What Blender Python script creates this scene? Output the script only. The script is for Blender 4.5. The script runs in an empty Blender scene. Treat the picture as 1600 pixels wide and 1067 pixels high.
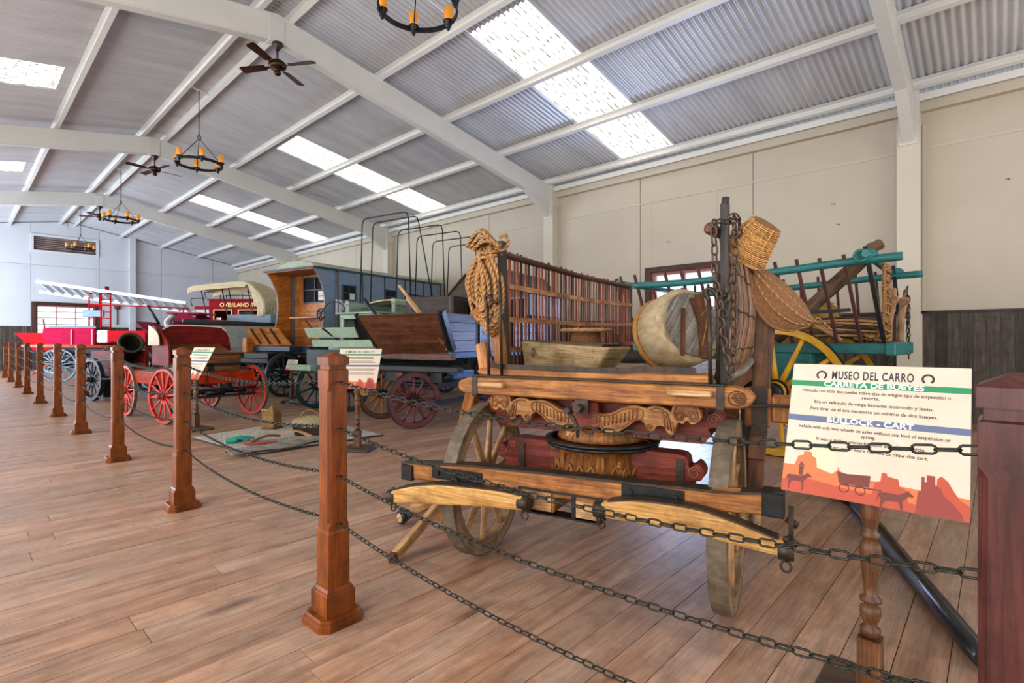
import bpy, math, random
from mathutils import Vector as V, Matrix as MX
random.seed(7)
S = bpy.context.scene
COL = S.collection
PI = math.pi
# ------------------------------------------------------------------ camera
H = 1.05
cam = bpy.data.cameras.new('camera'); cam.lens = 814/1600*36; cam.sensor_width = 36
cam.shift_y = -0.0016; cam.clip_start = 0.05; cam.clip_end = 300
co = bpy.data.objects.new('camera', cam); COL.objects.link(co)
co.location = (0, 0, H); co.rotation_euler = (PI/2, 0, -math.atan2(.731, .682))
S.camera = co
# ------------------------------------------------------------------ light
S.view_settings.view_transform = 'Standard'; S.view_settings.look = 'None'
S.view_settings.gamma = 1; S.view_settings.use_curve_mapping = False
S.view_settings.exposure = 0.0
w = bpy.data.worlds.new('sky'); S.world = w; w.use_nodes = True
bg = w.node_tree.nodes['Background']; bg.inputs[0].default_value = (.80, .90, 1.0, 1); bg.inputs[1].default_value = 1.8
try:
    S.cycles.use_denoising = True; S.cycles.max_bounces = 7; S.cycles.diffuse_bounces = 4; S.cycles.glossy_bounces = 3
    S.cycles.caustics_reflective = False; S.cycles.caustics_refractive = False; S.cycles.sample_clamp_indirect = 6
except Exception: pass
def area(name, loc, rot, sx, sy, power, col=(1, 1, 1)):
    l = bpy.data.lights.new(name, 'AREA'); l.shape = 'RECTANGLE'; l.size = sx; l.size_y = sy; l.energy = power; l.color = col
    o = bpy.data.objects.new(name, l); COL.objects.link(o); o.location = loc; o.rotation_euler = rot
    return o
# added fill lamps by the unseen left and front walls, standing in for daylight
area('fill_left', (-2.9, 4, 2.0), (0, -PI/2, 0), 3.0, 12.0, 540, (1, .94, .87))
area('fill_left_far', (-2.9, 18, 2.0), (0, -PI/2, 0), 3.0, 10.0, 850, (.76, .87, 1))  # added cool fill for the far bays
area('fill_far_bay', (-2.8, 21.6, 1.4), (0, -PI/2-.6, 0), 2.0, 5.0, 420, (.66, .82, 1))  # added lamp tipped upward to brighten the far roof
area('fill_front', (3.5, -4.9, 2.2), (PI/2, 0, 0), 8.0, 3.4, 200, (1, .92, .84))  # added soft fill from behind the camera
area('daylight_right_window', (8.55, 4.02, 1.6), (0, PI/2, 0), 1.2, 1.1, 110, (.45, .62, 1))
# ------------------------------------------------------------------ mesh builder
def basis(d, up=(0, 0, 1)):
    d = V(d).normalized(); up = V(up)
    if abs(d.dot(up.normalized())) > .98: up = V((1, 0, 0)) if abs(d.x) < .9 else V((0, 1, 0))
    s = up.cross(d).normalized(); u = d.cross(s).normalized()
    return d, s, u
class MB:
    def __init__(s, M=None): s.v = []; s.f = []; s.uv = []; s.t = []; s.sm = []; s.mi = []; s.M = M; s.m = 0
    def add(s, vs, fs, uvs, smooth=False, tone=None):
        b = len(s.v)
        if s.M is not None: vs = [s.M @ V(p) for p in vs]
        s.v += [tuple(p) for p in vs]
        if tone is None: tone = random.random()
        for f, u in zip(fs, uvs):
            s.f.append([b+i for i in f]); s.uv += u; s.t.append(tone); s.sm.append(smooth); s.mi.append(s.m)
    def hexa(s, P, tone=None, du=None):
        # P: 8 corners, 0-3 the start end, 4-7 the far end; u runs from start to end
        L = (V(P[4])-V(P[0])).length; a = (V(P[1])-V(P[0])).length; b = (V(P[3])-V(P[0])).length
        o = random.random()*7; q = random.random()*7
        fs = [(0, 3, 2, 1), (4, 5, 6, 7), (0, 1, 5, 4), (1, 2, 6, 5), (2, 3, 7, 6), (3, 0, 4, 7)]
        def r(x0, x1, y): return [(o, y+x0), (o, y+x1), (o+L, y+x1), (o+L, y+x0)]
        uv = [[(o, q), (o, q+b), (o+a*.3, q+b), (o+a*.3, q)], [(o, q), (o+a*.3, q), (o+a*.3, q+b), (o, q+b)],
              r(0, a, q), r(a, a+b, q), r(a+b, 2*a+b, q), r(2*a+b, 2*a+2*b, q)]
        s.add(P, fs, uv, False, tone)
    def beam(s, p0, p1, w, h, up=(0, 0, 1), w1=None, h1=None, tone=None):
        p0 = V(p0); p1 = V(p1); w1 = w if w1 is None else w1; h1 = h if h1 is None else h1
        d, sd, u = basis(p1-p0, up)
        P = []
        for p, a, b in ((p0, w/2, h/2), (p1, w1/2, h1/2)):
            P += [p-sd*a-u*b, p+sd*a-u*b, p+sd*a+u*b, p-sd*a+u*b]
        s.hexa(P, tone)
    def box(s, x0, x1, y0, y1, z0, z1, tone=None):
        d = [x1-x0, y1-y0, z1-z0]; k = d.index(max(d)); c = ((x0+x1)/2, (y0+y1)/2, (z0+z1)/2)
        if k == 0: s.beam((x0, c[1], c[2]), (x1, c[1], c[2]), d[1], d[2], (0, 0, 1), tone=tone)
        elif k == 1: s.beam((c[0], y0, c[2]), (c[0], y1, c[2]), d[0], d[2], (0, 0, 1), tone=tone)
        else: s.beam((c[0], c[1], z0), (c[0], c[1], z1), d[1], d[0], (1, 0, 0), tone=tone)
    def path(s, pts, w, h, up=(0, 0, 1), closed=False, tone=None, smooth=False):
        # rectangular bar along a polyline
        s.tube(pts, [(w/2, h/2)]*len(pts), 4, closed, tone, smooth, up, rect=True)
    def tube(s, pts, r, n=8, closed=False, tone=None, smooth=True, up=(0, 0, 1), rect=False):
        pts = [V(p) for p in pts]; m = len(pts)
        if not isinstance(r, (list, tuple)): r = [r]*m
        vs = []; ring = []; L = [0]
        for i in range(1, m): L.append(L[-1]+(pts[i]-pts[i-1]).length)
        prev = None
        for i, p in enumerate(pts):
            a = pts[(i-1) % m] if (i > 0 or closed) else p; b = pts[(i+1) % m] if (i < m-1 or closed) else p
            d = (b-a)
            if d.length < 1e-9: d = V((0, 0, 1))
            if prev is None or rect: d, sd, u = basis(d, up)
            else:
                d.normalize(); sd = (prev - d*prev.dot(d))
                if sd.length < 1e-6: d, sd, u = basis(d, up)
                sd.normalize(); u = d.cross(sd)
            prev = sd
            ra, rb = (r[i] if isinstance(r[i], (list, tuple)) else (r[i], r[i]))
            if rect:
                vs += [p+sd*ra*x+u*rb*y for x, y in ((-1, -1), (1, -1), (1, 1), (-1, 1))]
            else:
                vs += [p+sd*(ra*math.cos(2*PI*k/n))+u*(rb*math.sin(2*PI*k/n)) for k in range(n)]
        fs = []; uv = []; o = random.random()*7
        R0 = (r[0][0] if isinstance(r[0], (list, tuple)) else r[0]); cw = 2*PI*R0/n
        for i in range(m if closed else m-1):
            j = (i+1) % m; l0 = L[i]; l1 = L[j] if j else L[i]+(pts[0]-pts[i]).length
            for k in range(n):
                k2 = (k+1) % n
                fs.append((i*n+k, i*n+k2, j*n+k2, j*n+k)); uv.append([(o+l0, cw*k), (o+l0, cw*(k+1)), (o+l1, cw*(k+1)), (o+l1, cw*k)])
        s.add(vs, fs, uv, smooth, tone)
        if not closed:
            t = s.t[-1]; b = len(s.v)-m*n
            for idx, rev in ((range(n), True), (range((m-1)*n, m*n), False)):
                f = [b+i for i in idx]
                if rev: f.reverse()
                s.f.append(f); s.uv += [(o+math.cos(2*PI*k/n)*R0, math.sin(2*PI*k/n)*R0) for k in range(n)]; s.t.append(t); s.sm.append(False); s.mi.append(s.m)
    def lathe(s, prof, n=16, M=None, tone=None, smooth=True, caps=True):
        # profile (r, z) about z
        vs = []
        for r, z in prof:
            for k in range(n):
                p = V((r*math.cos(2*PI*k/n), r*math.sin(2*PI*k/n), z)); vs.append(M @ p if M else p)
        fs = []; uv = []; o = random.random()*5
        for i in range(len(prof)-1):
            for k in range(n):
                k2 = (k+1) % n; fs.append((i*n+k, i*n+k2, (i+1)*n+k2, (i+1)*n+k))
                c = 2*PI*max(prof[i][0], .01)/n
                uv.append([(o+prof[i][1], c*k), (o+prof[i][1], c*(k+1)), (o+prof[i+1][1], c*(k+1)), (o+prof[i+1][1], c*k)])
        s.add(vs, fs, uv, smooth, tone)
        if caps:
            t = s.t[-1]; b = len(s.v)-len(prof)*n; m = len(prof)
            for idx, rev in ((range(n), True), (range((m-1)*n, m*n), False)):
                f = [b+i for i in idx]
                if rev: f.reverse()
                s.f.append(f); s.uv += [(.1*math.cos(k), .1*math.sin(k)) for k in range(n)]; s.t.append(t); s.sm.append(False); s.mi.append(s.m)
    def prism(s, poly, M, th, tone=None, swap=False):
        # polygon in the local xy plane of M, extruded along its z by th
        n = len(poly); vs = [M @ V((x, y, 0)) for x, y in poly]+[M @ V((x, y, th)) for x, y in poly]
        g = (lambda x, y: (y, x)) if swap else (lambda x, y: (x, y)); o = random.random()*5
        fs = [list(range(n))[::-1], list(range(n, 2*n))]
        uv = [[(o+g(*p)[0], g(*p)[1]) for p in poly][::-1], [(o+g(*p)[0], g(*p)[1]) for p in poly]]
        for i in range(n):
            j = (i+1) % n; a = g(*poly[i]); b = g(*poly[j])
            fs.append((i, j, n+j, n+i)); uv.append([(o+a[0], a[1]), (o+b[0], b[1]), (o+b[0], b[1]+th), (o+a[0], a[1]+th)])
        s.add(vs, fs, uv, False, tone)
    def grid(s, fn, nu, nv, tone=None, smooth=True, su=1, sv=1, close_u=False):
        vs = [fn(i/nu, j/nv) for i in range(nu+1) for j in range(nv+1)]
        fs = []; uv = []
        for i in range(nu):
            for j in range(nv):
                a = i*(nv+1)+j; fs.append((a, a+nv+1, a+nv+2, a+1))
                uv.append([(i/nu*su, j/nv*sv), ((i+1)/nu*su, j/nv*sv), ((i+1)/nu*su, (j+1)/nv*sv), (i/nu*su, (j+1)/nv*sv)])
        s.add(vs, fs, uv, smooth, tone)
    def mesh(s, name, mats):
        me = bpy.data.meshes.new(name); me.from_pydata(s.v, [], s.f)
        ul = me.uv_layers.new(name='UVMap'); flat = [c for p in s.uv for c in p]; ul.data.foreach_set('uv', flat)
        at = me.attributes.new('tone', 'FLOAT', 'FACE'); at.data.foreach_set('value', s.t)
        me.polygons.foreach_set('use_smooth', s.sm)
        for m in (mats if isinstance(mats, (list, tuple)) else [mats]): me.materials.append(m)
        me.polygons.foreach_set('material_index', s.mi)
        me.update(); return me
def put(name, me, parent=None, loc=None, rot=None, mtx=None):
    o = bpy.data.objects.new(name, me); COL.objects.link(o)
    if parent is not None: o.parent = parent
    if mtx is not None: o.matrix_basis = mtx
    if loc is not None: o.location = loc
    if rot is not None: o.rotation_euler = rot
    return o
def obj(name, mb, mat, parent=None, bevel=0, solid=0, label=None, **k):
    o = put(name, mb.mesh(name, mat), parent, **k)
    if solid:
        m = o.modifiers.new('solid', 'SOLIDIFY'); m.thickness = solid; m.offset = 0
    if bevel:
        m = o.modifiers.new('bevel', 'BEVEL'); m.width = bevel; m.segments = 2 if bevel > .008 else 1; m.limit_method = 'ANGLE'; m.angle_limit = .6
    if label: o['label'] = label
    return o
def tag(o, label=None, cat=None, group=None, kind=None):
    if label: o['label'] = label
    if cat: o['category'] = cat
    if group: o['group'] = group
    if kind: o['kind'] = kind
    return o
def thing(name, label, cat, loc=(0, 0, 0), rz=0, group=None):
    o = bpy.data.objects.new(name, None); COL.objects.link(o); o.location = loc; o.rotation_euler = (0, 0, rz); o.empty_display_size = .1
    return tag(o, label, cat, group)
def struct(name, mb, mat, **k):
    o = obj(name, mb, mat, **k)
    if o.parent is None: o['kind'] = 'structure'
    return o
def frame(o, x, y=None, z=None):
    # matrix from origin and axes
    x = V(x).normalized()
    if z is None: y = V(y).normalized(); z = x.cross(y).normalized(); y = z.cross(x)
    else: z = V(z).normalized(); y = z.cross(x).normalized(); x = y.cross(z)
    return MX(((x.x, y.x, z.x, o[0]), (x.y, y.y, z.y, o[1]), (x.z, y.z, z.z, o[2]), (0, 0, 0, 1)))
def catenary(a, b, sag, n):
    a = V(a); b = V(b)
    return [a.lerp(b, i/n)-V((0, 0, sag*4*(i/n)*(1-i/n))) for i in range(n+1)]
def bez(P, n=12):
    # Catmull-Rom through the points
    P = [V(p) for p in P]; out = []
    for i in range(len(P)-1):
        p0 = P[max(i-1, 0)]; p1 = P[i]; p2 = P[i+1]; p3 = P[min(i+2, len(P)-1)]
        for k in range(n):
            t = k/n
            out.append(.5*((2*p1)+(p2-p0)*t+(2*p0-5*p1+4*p2-p3)*t*t+(3*p1-p0-3*p2+p3)*t**3))
    out.append(P[-1]); return out
def bez2(P, n=6): return [(p.x, p.y) for p in bez([(x, y, 0) for x, y in P], n)]
# ------------------------------------------------------------------ materials
def lin(c):
    if isinstance(c, str):
        c = [int(c[i:i+2], 16)/255 for i in (0, 2, 4)]
    return tuple(((x/12.92) if x <= .04045 else ((x+.055)/1.055)**2.4) for x in c)+(1,)
MATS = {}
def mat(name, c1, c2=None, rough=.5, metal=0, scale=(1.2, 16), bump=.15, tone=.45, detail=6, spots=None, spec=.5, emit=0, coords='UV', knots=0, coat=0, grain=0, wear=None):
    if name in MATS: return MATS[name]
    m = bpy.data.materials.new(name); m.use_nodes = True; nt = m.node_tree; N = nt.nodes; L = nt.links
    b = N['Principled BSDF']; b.inputs['Roughness'].default_value = rough; b.inputs['Metallic'].default_value = metal
    b.inputs['Specular IOR Level'].default_value = spec
    if coat: b.inputs['Coat Weight'].default_value = coat; b.inputs['Coat Roughness'].default_value = .15
    c1 = lin(c1 or "808080"); c2 = lin(c2) if c2 else tuple(x*.6 for x in c1[:3])+(1,)
    tc = N.new('ShaderNodeTexCoord'); mp = N.new('ShaderNodeMapping'); L.new(tc.outputs[coords], mp.inputs[0])
    sc = scale if len(scale) == 3 else (scale[0], scale[1], scale[0]); mp.inputs['Scale'].default_value = sc
    at = N.new('ShaderNodeAttribute'); at.attribute_name = 'tone'
    ns = N.new('ShaderNodeTexNoise'); ns.noise_dimensions = '4D'; ns.inputs['Scale'].default_value = 2.2; ns.inputs['Detail'].default_value = detail; ns.inputs['Roughness'].default_value = .65; ns.inputs['Distortion'].default_value = .6
    L.new(mp.outputs[0], ns.inputs['Vector'])
    mw = N.new('ShaderNodeMath'); mw.operation = 'MULTIPLY'; mw.inputs[1].default_value = 19; L.new(at.outputs['Fac'], mw.inputs[0]); L.new(mw.outputs[0], ns.inputs['W'])
    r = N.new('ShaderNodeValToRGB'); r.color_ramp.elements[0].position = .33; r.color_ramp.elements[1].position = .66
    r.color_ramp.elements[0].color = c2; r.color_ramp.elements[1].color = c1; L.new(ns.outputs['Fac'], r.inputs[0])
    col = r.outputs[0]
    if wear:
        mp4 = N.new('ShaderNodeMapping'); mp4.inputs['Scale'].default_value = (.5, 2.6, 1); L.new(tc.outputs['UV'], mp4.inputs[0])
        n4 = N.new('ShaderNodeTexNoise'); n4.inputs['Scale'].default_value = 1.6; n4.inputs['Detail'].default_value = 7; n4.inputs['Roughness'].default_value = .7; L.new(mp4.outputs[0], n4.inputs['Vector'])
        r4 = N.new('ShaderNodeValToRGB'); r4.color_ramp.elements[0].position = .42; r4.color_ramp.elements[1].position = .72; r4.color_ramp.elements[0].color = (0, 0, 0, 1); r4.color_ramp.elements[1].color = (wear[1],)*3+(1,); L.new(n4.outputs['Fac'], r4.inputs[0])
        mx = N.new('ShaderNodeMix'); mx.data_type = 'RGBA'; L.new(r4.outputs[0], mx.inputs[0]); L.new(col, mx.inputs[6]); mx.inputs[7].default_value = lin(wear[0]); col = mx.outputs[2]
    if grain:
        mp5 = N.new('ShaderNodeMapping'); mp5.inputs['Scale'].default_value = (3.5, 75, 1); L.new(tc.outputs['UV'], mp5.inputs[0])
        n5 = N.new('ShaderNodeTexNoise'); n5.inputs['Scale'].default_value = 2.0; n5.inputs['Detail'].default_value = 4; n5.inputs['Roughness'].default_value = .6; n5.inputs['Distortion'].default_value = .4; L.new(mp5.outputs[0], n5.inputs['Vector'])
        r5 = N.new('ShaderNodeValToRGB'); r5.color_ramp.elements[0].position = .36; r5.color_ramp.elements[1].position = .58; r5.color_ramp.elements[0].color = (.28, .24, .2, 1); r5.color_ramp.elements[1].color = (1, 1, 1, 1); L.new(n5.outputs['Fac'], r5.inputs[0])
        mx = N.new('ShaderNodeMix'); mx.data_type = 'RGBA'; mx.blend_type = 'MULTIPLY'; mx.inputs[0].default_value = grain; L.new(col, mx.inputs[6]); L.new(r5.outputs[0], mx.inputs[7]); col = mx.outputs[2]
        n6 = N.new('ShaderNodeTexNoise'); n6.inputs['Scale'].default_value = 7; n6.inputs['Detail'].default_value = 6; n6.inputs['Roughness'].default_value = .7; L.new(tc.outputs['Object'], n6.inputs['Vector'])
        r6 = N.new('ShaderNodeValToRGB'); r6.color_ramp.elements[0].position = .38; r6.color_ramp.elements[1].position = .52; r6.color_ramp.elements[0].color = (.35, .28, .23, 1); r6.color_ramp.elements[1].color = (1, 1, 1, 1); L.new(n6.outputs['Fac'], r6.inputs[0])
        mx = N.new('ShaderNodeMix'); mx.data_type = 'RGBA'; mx.blend_type = 'MULTIPLY'; mx.inputs[0].default_value = grain*.9; L.new(col, mx.inputs[6]); L.new(r6.outputs[0], mx.inputs[7]); col = mx.outputs[2]
    if spots:
        n2 = N.new('ShaderNodeTexNoise'); n2.inputs['Scale'].default_value = spots[1]; n2.inputs['Detail'].default_value = 5; n2.inputs['Roughness'].default_value = .7
        L.new(tc.outputs['Object'], n2.inputs['Vector'])
        r2 = N.new('ShaderNodeValToRGB'); r2.color_ramp.elements[0].position = spots[2]; r2.color_ramp.elements[1].position = spots[2]+.08
        r2.color_ramp.elements[0].color = (0, 0, 0, 1); r2.color_ramp.elements[1].color = (1, 1, 1, 1); L.new(n2.outputs['Fac'], r2.inputs[0])
        mx = N.new('ShaderNodeMix'); mx.data_type = 'RGBA'; L.new(r2.outputs[0], mx.inputs[0]); L.new(col, mx.inputs[6]); mx.inputs[7].default_value = lin(spots[0]); col = mx.outputs[2]
    if knots:
        vo = N.new('ShaderNodeTexVoronoi'); vo.inputs['Scale'].default_value = knots; m2 = N.new('ShaderNodeMapping'); m2.inputs['Scale'].default_value = (.55, 1.6, 1)
        L.new(tc.outputs['UV'], m2.inputs[0]); L.new(m2.outputs[0], vo.inputs['Vector'])
        r3 = N.new('ShaderNodeValToRGB'); r3.color_ramp.elements[0].position = .03; r3.color_ramp.elements[1].position = .11
        r3.color_ramp.elements[0].color = (.22, .15, .12, 1); r3.color_ramp.elements[1].color = (1, 1, 1, 1); L.new(vo.outputs['Distance'], r3.inputs[0])
        mx = N.new('ShaderNodeMix'); mx.data_type = 'RGBA'; mx.blend_type = 'MULTIPLY'; mx.inputs[0].default_value = .75; L.new(col, mx.inputs[6]); L.new(r3.outputs[0], mx.inputs[7]); col = mx.outputs[2]
    mu = N.new('ShaderNodeMath'); mu.operation = 'MULTIPLY_ADD'; mu.inputs[1].default_value = tone; mu.inputs[2].default_value = 1-tone/2; L.new(at.outputs['Fac'], mu.inputs[0])
    vm = N.new('ShaderNodeVectorMath'); vm.operation = 'SCALE'; L.new(col, vm.inputs[0]); L.new(mu.outputs[0], vm.inputs['Scale'])
    L.new(vm.outputs[0], b.inputs['Base Color'])
    if bump:
        bp = N.new('ShaderNodeBump'); bp.inputs['Strength'].default_value = bump; bp.inputs['Distance'].default_value = .01; L.new(ns.outputs['Fac'], bp.inputs['Height']); L.new(bp.outputs[0], b.inputs['Normal'])
    if emit: L.new(vm.outputs[0], b.inputs['Emission Color']); b.inputs['Emission Strength'].default_value = emit
    MATS[name] = m; return m
def wood(name, c1, c2, rough=.55, **k):
    k.setdefault('grain', .6); k.setdefault('spec', .3)
    return mat(name, c1, c2, rough, scale=k.pop('scale', (1.0, 15)), **k)
def iron(name='iron', c='2a2724', c2='4a3a2e', rough=.5): return mat(name, c, c2, rough, metal=.6, scale=(14, 14), bump=.2, tone=.3)
def paint(name, c, c2=None, rough=.35, **k):
    k.setdefault('spec', .3)
    k.setdefault('scale', (3, 5)); k.setdefault('bump', .08); k.setdefault('tone', .15)
    return mat(name, c, c2 or c, rough, **k)
def flat(name, c, rough=.6, emit=0):
    if name in MATS: return MATS[name]
    m = bpy.data.materials.new(name); m.use_nodes = True; b = m.node_tree.nodes['Principled BSDF']
    b.inputs['Base Color'].default_value = lin(c); b.inputs['Roughness'].default_value = rough
    if emit: b.inputs['Emission Color'].default_value = lin(c); b.inputs['Emission Strength'].default_value = emit
    MATS[name] = m; return m
IRON = iron(); BLACK = mat('black_iron', '16161a', '2a2a2c', .4, metal=.5, scale=(10, 10), bump=.1)
# ------------------------------------------------------------------ setting
RX = 2.84; WX = 8.7; LX = -3.0; Y0 = -5.15; Y1 = 24.85; SL = .18
PORT = [0.85+6*k for k in range(0, 4)]
def zb(x): return 4.90-SL*abs(x-RX)          # underside of the rafters
def zp(x): return zb(x)+.35                   # underside of the purlins
def zs(x): return zb(x)+.49                   # roof sheets
# floor
FLM = mat('floor_wood', 'c2967a', '86604a', .38, scale=(.8, 9), bump=.1, tone=.26, detail=9, knots=1.3, grain=.34, wear=('b3a494', .6))
b = MB(); b.box(LX, WX, Y0, Y1, -.1, -.012)
floor = struct('floor', b, FLM)
PW = .135; rest = MB(); cand = []
ny = int((Y1-Y0)/PW)+1
for i in range(ny):
    y = Y0+i*PW; x = LX+random.random()*-3
    while x < WX:
        L = random.uniform(1.8, 4.2); xa = max(x, LX); xb = min(x+L, WX); x += L
        if xb-xa < .05: continue
        cx = min(max((xa+xb)/2, .3), 3); d = .731*cx+.682*y; 
        cand.append((abs(d-1.6) if d > 0.3 else 50-d, xa, xb, y))
cand.sort()
def plank(mb, xa, xb, y, t=None):
    dz = random.uniform(-.0012, .0008)
    mb.box(xa+.0012, xb-.0012, y+.0015, min(y+PW, Y1)-.0015, -.02, dz, tone=t)
for k, (d, xa, xb, y) in enumerate(cand):
    if k < 300:
        b = MB(); plank(b, xa, xb, y); obj('floorboard', b, FLM, floor)
    else: plank(rest, xa, xb, y)
o = obj('floorboards', rest, FLM, floor); o['kind'] = 'stuff'
# wall materials
WALL = mat('wall_panel_paint', 'beb3a2', 'b6ab98', .6, scale=(.4, .4, .4), bump=.02, tone=.05, coords='Object')
WALLG = mat('wall_far_paint', 'c8c8cc', 'c0c0c6', .6, scale=(.4, .4, .4), bump=.02, tone=.05, coords='Object')
STEEL = mat('white_steel', 'cfccc6', 'c8c5be', .4, scale=(.5, .5), bump=.03, tone=.1)
COLM = mat('column_cream', 'c8bfae', 'c0b7a5', .5, scale=(.5, .5), bump=.02, tone=.05)
STEELW = mat('purlin_white', 'dcdad6', 'd6d3ce', .4, scale=(.5, .5), bump=.03, tone=.1)
DWOOD = wood('wainscot_wood', '5b5048', '2c2724', .5, scale=(.8, 12), tone=.9, bump=.3, knots=2.2)
FRW = wood('window_frame_wood', '5a3a2c', '3a251c', .5)
# right wall: core with window openings, panels, boards
def wall_with_holes(mb, x0, x1, holes, a0, a1, z0, ztop):
    # wall along y between a0 and a1; holes (ya,yb,za,zb)
    cuts = sorted(holes); y = a0
    for ya, yb, za, zbb in cuts:
        if ya > y: mb.box(x0, x1, y, ya, z0, ztop)
        mb.box(x0, x1, ya, yb, z0, za); mb.box(x0, x1, ya, yb, zbb, ztop); y = yb
    mb.box(x0, x1, y, a1, z0, ztop)
RW = [(3.42, 4.62, .95, 2.26), (20.9, 22.5, .95, 2.36)]
b = MB(); wall_with_holes(b, WX, WX+.2, RW, Y0, Y1+.2, 0, 4.2)
wr = struct('wall_right', b, WALL)
SEAM = 3.56; WN = 1.41
ys = [0.85+2*k for k in range(-3, 13)]
def split(a, c, z0, z1, holes):
    # rectangles of [a,c]x[z0,z1] minus holes
    R = [(a, c, z0, z1)]
    for ya, yb, za, zbb in holes:
        Q = []
        for (p, q, r, s_) in R:
            if yb <= p or ya >= q or zbb <= r or za >= s_: Q.append((p, q, r, s_)); continue
            if ya > p: Q.append((p, ya, r, s_))
            if yb < q: Q.append((yb, q, r, s_))
            p2 = max(p, ya); q2 = min(q, yb)
            if za > r: Q.append((p2, q2, r, za))
            if zbb < s_: Q.append((p2, q2, zbb, s_))
        R = Q
    return [t for t in R if t[1]-t[0] > .03 and t[3]-t[2] > .03]
for a, c in zip(ys[:-1], ys[1:]):
    for z0, z1 in ((WN, SEAM), (SEAM, 4.15)):
        b = MB()
        for (p, q, r, s_) in split(a+.005, c-.005, z0+.008, z1-.008, RW): b.box(WX-.022, WX, p, q, r, s_)
        obj('wall_panel', b, WALL, wr, bevel=.003)
TB = MB()
for a, c in zip(ys[:-1], ys[1:]): TB.box(WX-.032, WX-.02, a, c, SEAM-.02, SEAM+.014)
obj('seam_strip', TB, WALL, wr)
BW = .125; n = 0; y = Y0
while y < Y1-.02:
    b = MB(); dx = random.uniform(0, .012)
    for (p, q, r, s_) in split(y+.003, y+BW-.003, .0, WN, RW): b.box(WX-.03-dx, WX, p, q, r, s_)
    if b.v: obj('wainscot_board', b, DWOOD, wr)
    y += BW
b = MB(); b.box(WX-.05, WX, Y0, Y1, WN-.02, WN+.015)
# cap strip, broken at the windows
b = MB()
for (p, q, r, s_) in split(Y0, Y1, WN-.018, WN+.018, RW): b.box(WX-.05, WX, p, q, r, s_)
struct('trim_1', b, DWOOD)
# far wall (wall_back)
BWIN = (1.98, 3.62, .95, 2.28); VENT = (1.92, 3.66, 4.23, 4.72)
b = MB(MX(((0, 1, 0, 0), (1, 0, 0, 0), (0, 0, 1, 0), (0, 0, 0, 1))))
wall_with_holes(b, Y1, Y1+.2, [(BWIN[0], BWIN[1], BWIN[2], BWIN[3])], LX-.2, WX+.2, 0, 4.0)
b.M = None
def gab(x): return zs(x)-.03
# gable above 4.0
def gable(mb, holes, y0, y1, z0=4.0):
    xs = sorted(set([LX-.2, RX, WX+.2]+[h for t in holes for h in t[:2]]))
    for a, c in zip(xs[:-1], xs[1:]):
        segs = [(z0, None)]
        for h in holes:
            if h[0] <= a and h[1] >= c: segs = [(z0, h[2]), (h[3], None)]
        for s0, s1 in segs:
            if a < RX < c: continue
            ta, tc = (s1, s1) if s1 else (gab(a), gab(c))
            P = [(a, y0, s0), (a, y1, s0), (a, y1, ta), (a, y0, ta), (c, y0, s0), (c, y1, s0), (c, y1, tc), (c, y0, tc)]
            mb.hexa(P)
gable(b, [VENT], Y1, Y1+.2)
wb = struct('wall_back', b, WALLG)
seams = [LX, -2.05, -.1, 1.85, 3.75, 5.75, 7.65, WX-.02]
HB = [BWIN, VENT]
for a, c in zip(seams[:-1], seams[1:]):
    for z0, z1 in ((1.53, 3.70), (3.70, None)):
        b = MB()
        top = z1 if z1 else min(gab(a), gab(c))-.02
        for (p, q, r, s_) in split(a+.008, c-.008, z0+.01, top-.008, HB): b.box(p, q, Y1-.025, Y1, r, s_)
        if not z1:
            for (p, q) in ((a, RX), (RX, c)) if a < RX < c else ((a, c),):
                p += .008; q -= .008; b.hexa([(p, Y1-.025, top-.008), (p, Y1, top-.008), (p, Y1, gab(p)-.02), (p, Y1-.025, gab(p)-.02), (q, Y1-.025, top-.008), (q, Y1, top-.008), (q, Y1, gab(q)-.02), (q, Y1-.025, gab(q)-.02)])
        obj('wall_panel', b, WALLG, wb)
x = LX
while x < WX-.05:
    b = MB(); dy = random.uniform(0, .012)
    for (p, q, r, s_) in split(x+.003, x+BW-.003, 0, 1.52, [BWIN]): b.box(p, q, Y1-.03-dy, Y1, r, s_)
    if b.v: obj('wainscot_board', b, DWOOD, wb)
    x += BW
# windows
GL = bpy.data.materials.new('window_glass'); GL.use_nodes = True
g = GL.node_tree.nodes['Principled BSDF']; g.inputs['Base Color'].default_value = (.95, .97, 1, 1); g.inputs['Roughness'].default_value = .03; g.inputs['Alpha'].default_value = .18
WRED = paint('window_red_paint', 'a05a50'); VW = paint('vent_white', 'c9c9cc')
def win(name, M, w, h, cols, rows, fr=.1, dark=FRW, inner=WRED):
    b = MB(M)
    b.box(-fr, 0, 0, .08, -fr, h+fr); b.box(w, w+fr, 0, .08, -fr, h+fr); b.box(0, w, 0, .08, h, h+fr); b.box(0, w, 0, .08, -fr, 0)
    o = struct(name, b, dark, bevel=.006)
    b = MB(M); q = .045
    b.box(0, q, -.09, .02, 0, h); b.box(w-q, w, -.09, .02, 0, h); b.box(q, w-q, -.09, .02, h-q, h); b.box(q, w-q, -.09, .02, 0, q)
    obj('window_frame', b, inner, o)
    for i in range(1, cols):
        b = MB(M); x = w*i/cols; b.box(x-.015, x+.015, -.07, -.03, q, h-q); obj('glazing_bar', b, inner, o)
    for j in range(1, rows):
        b = MB(M); z = h*j/rows; b.box(q, w-q, -.065, -.04, z-.01, z+.01); obj('glazing_bar', b, inner, o)
    b = MB(M); b.box(q, w-q, -.055, -.05, q, h-q); obj('window_pane', b, GL, o)
    return o
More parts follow.
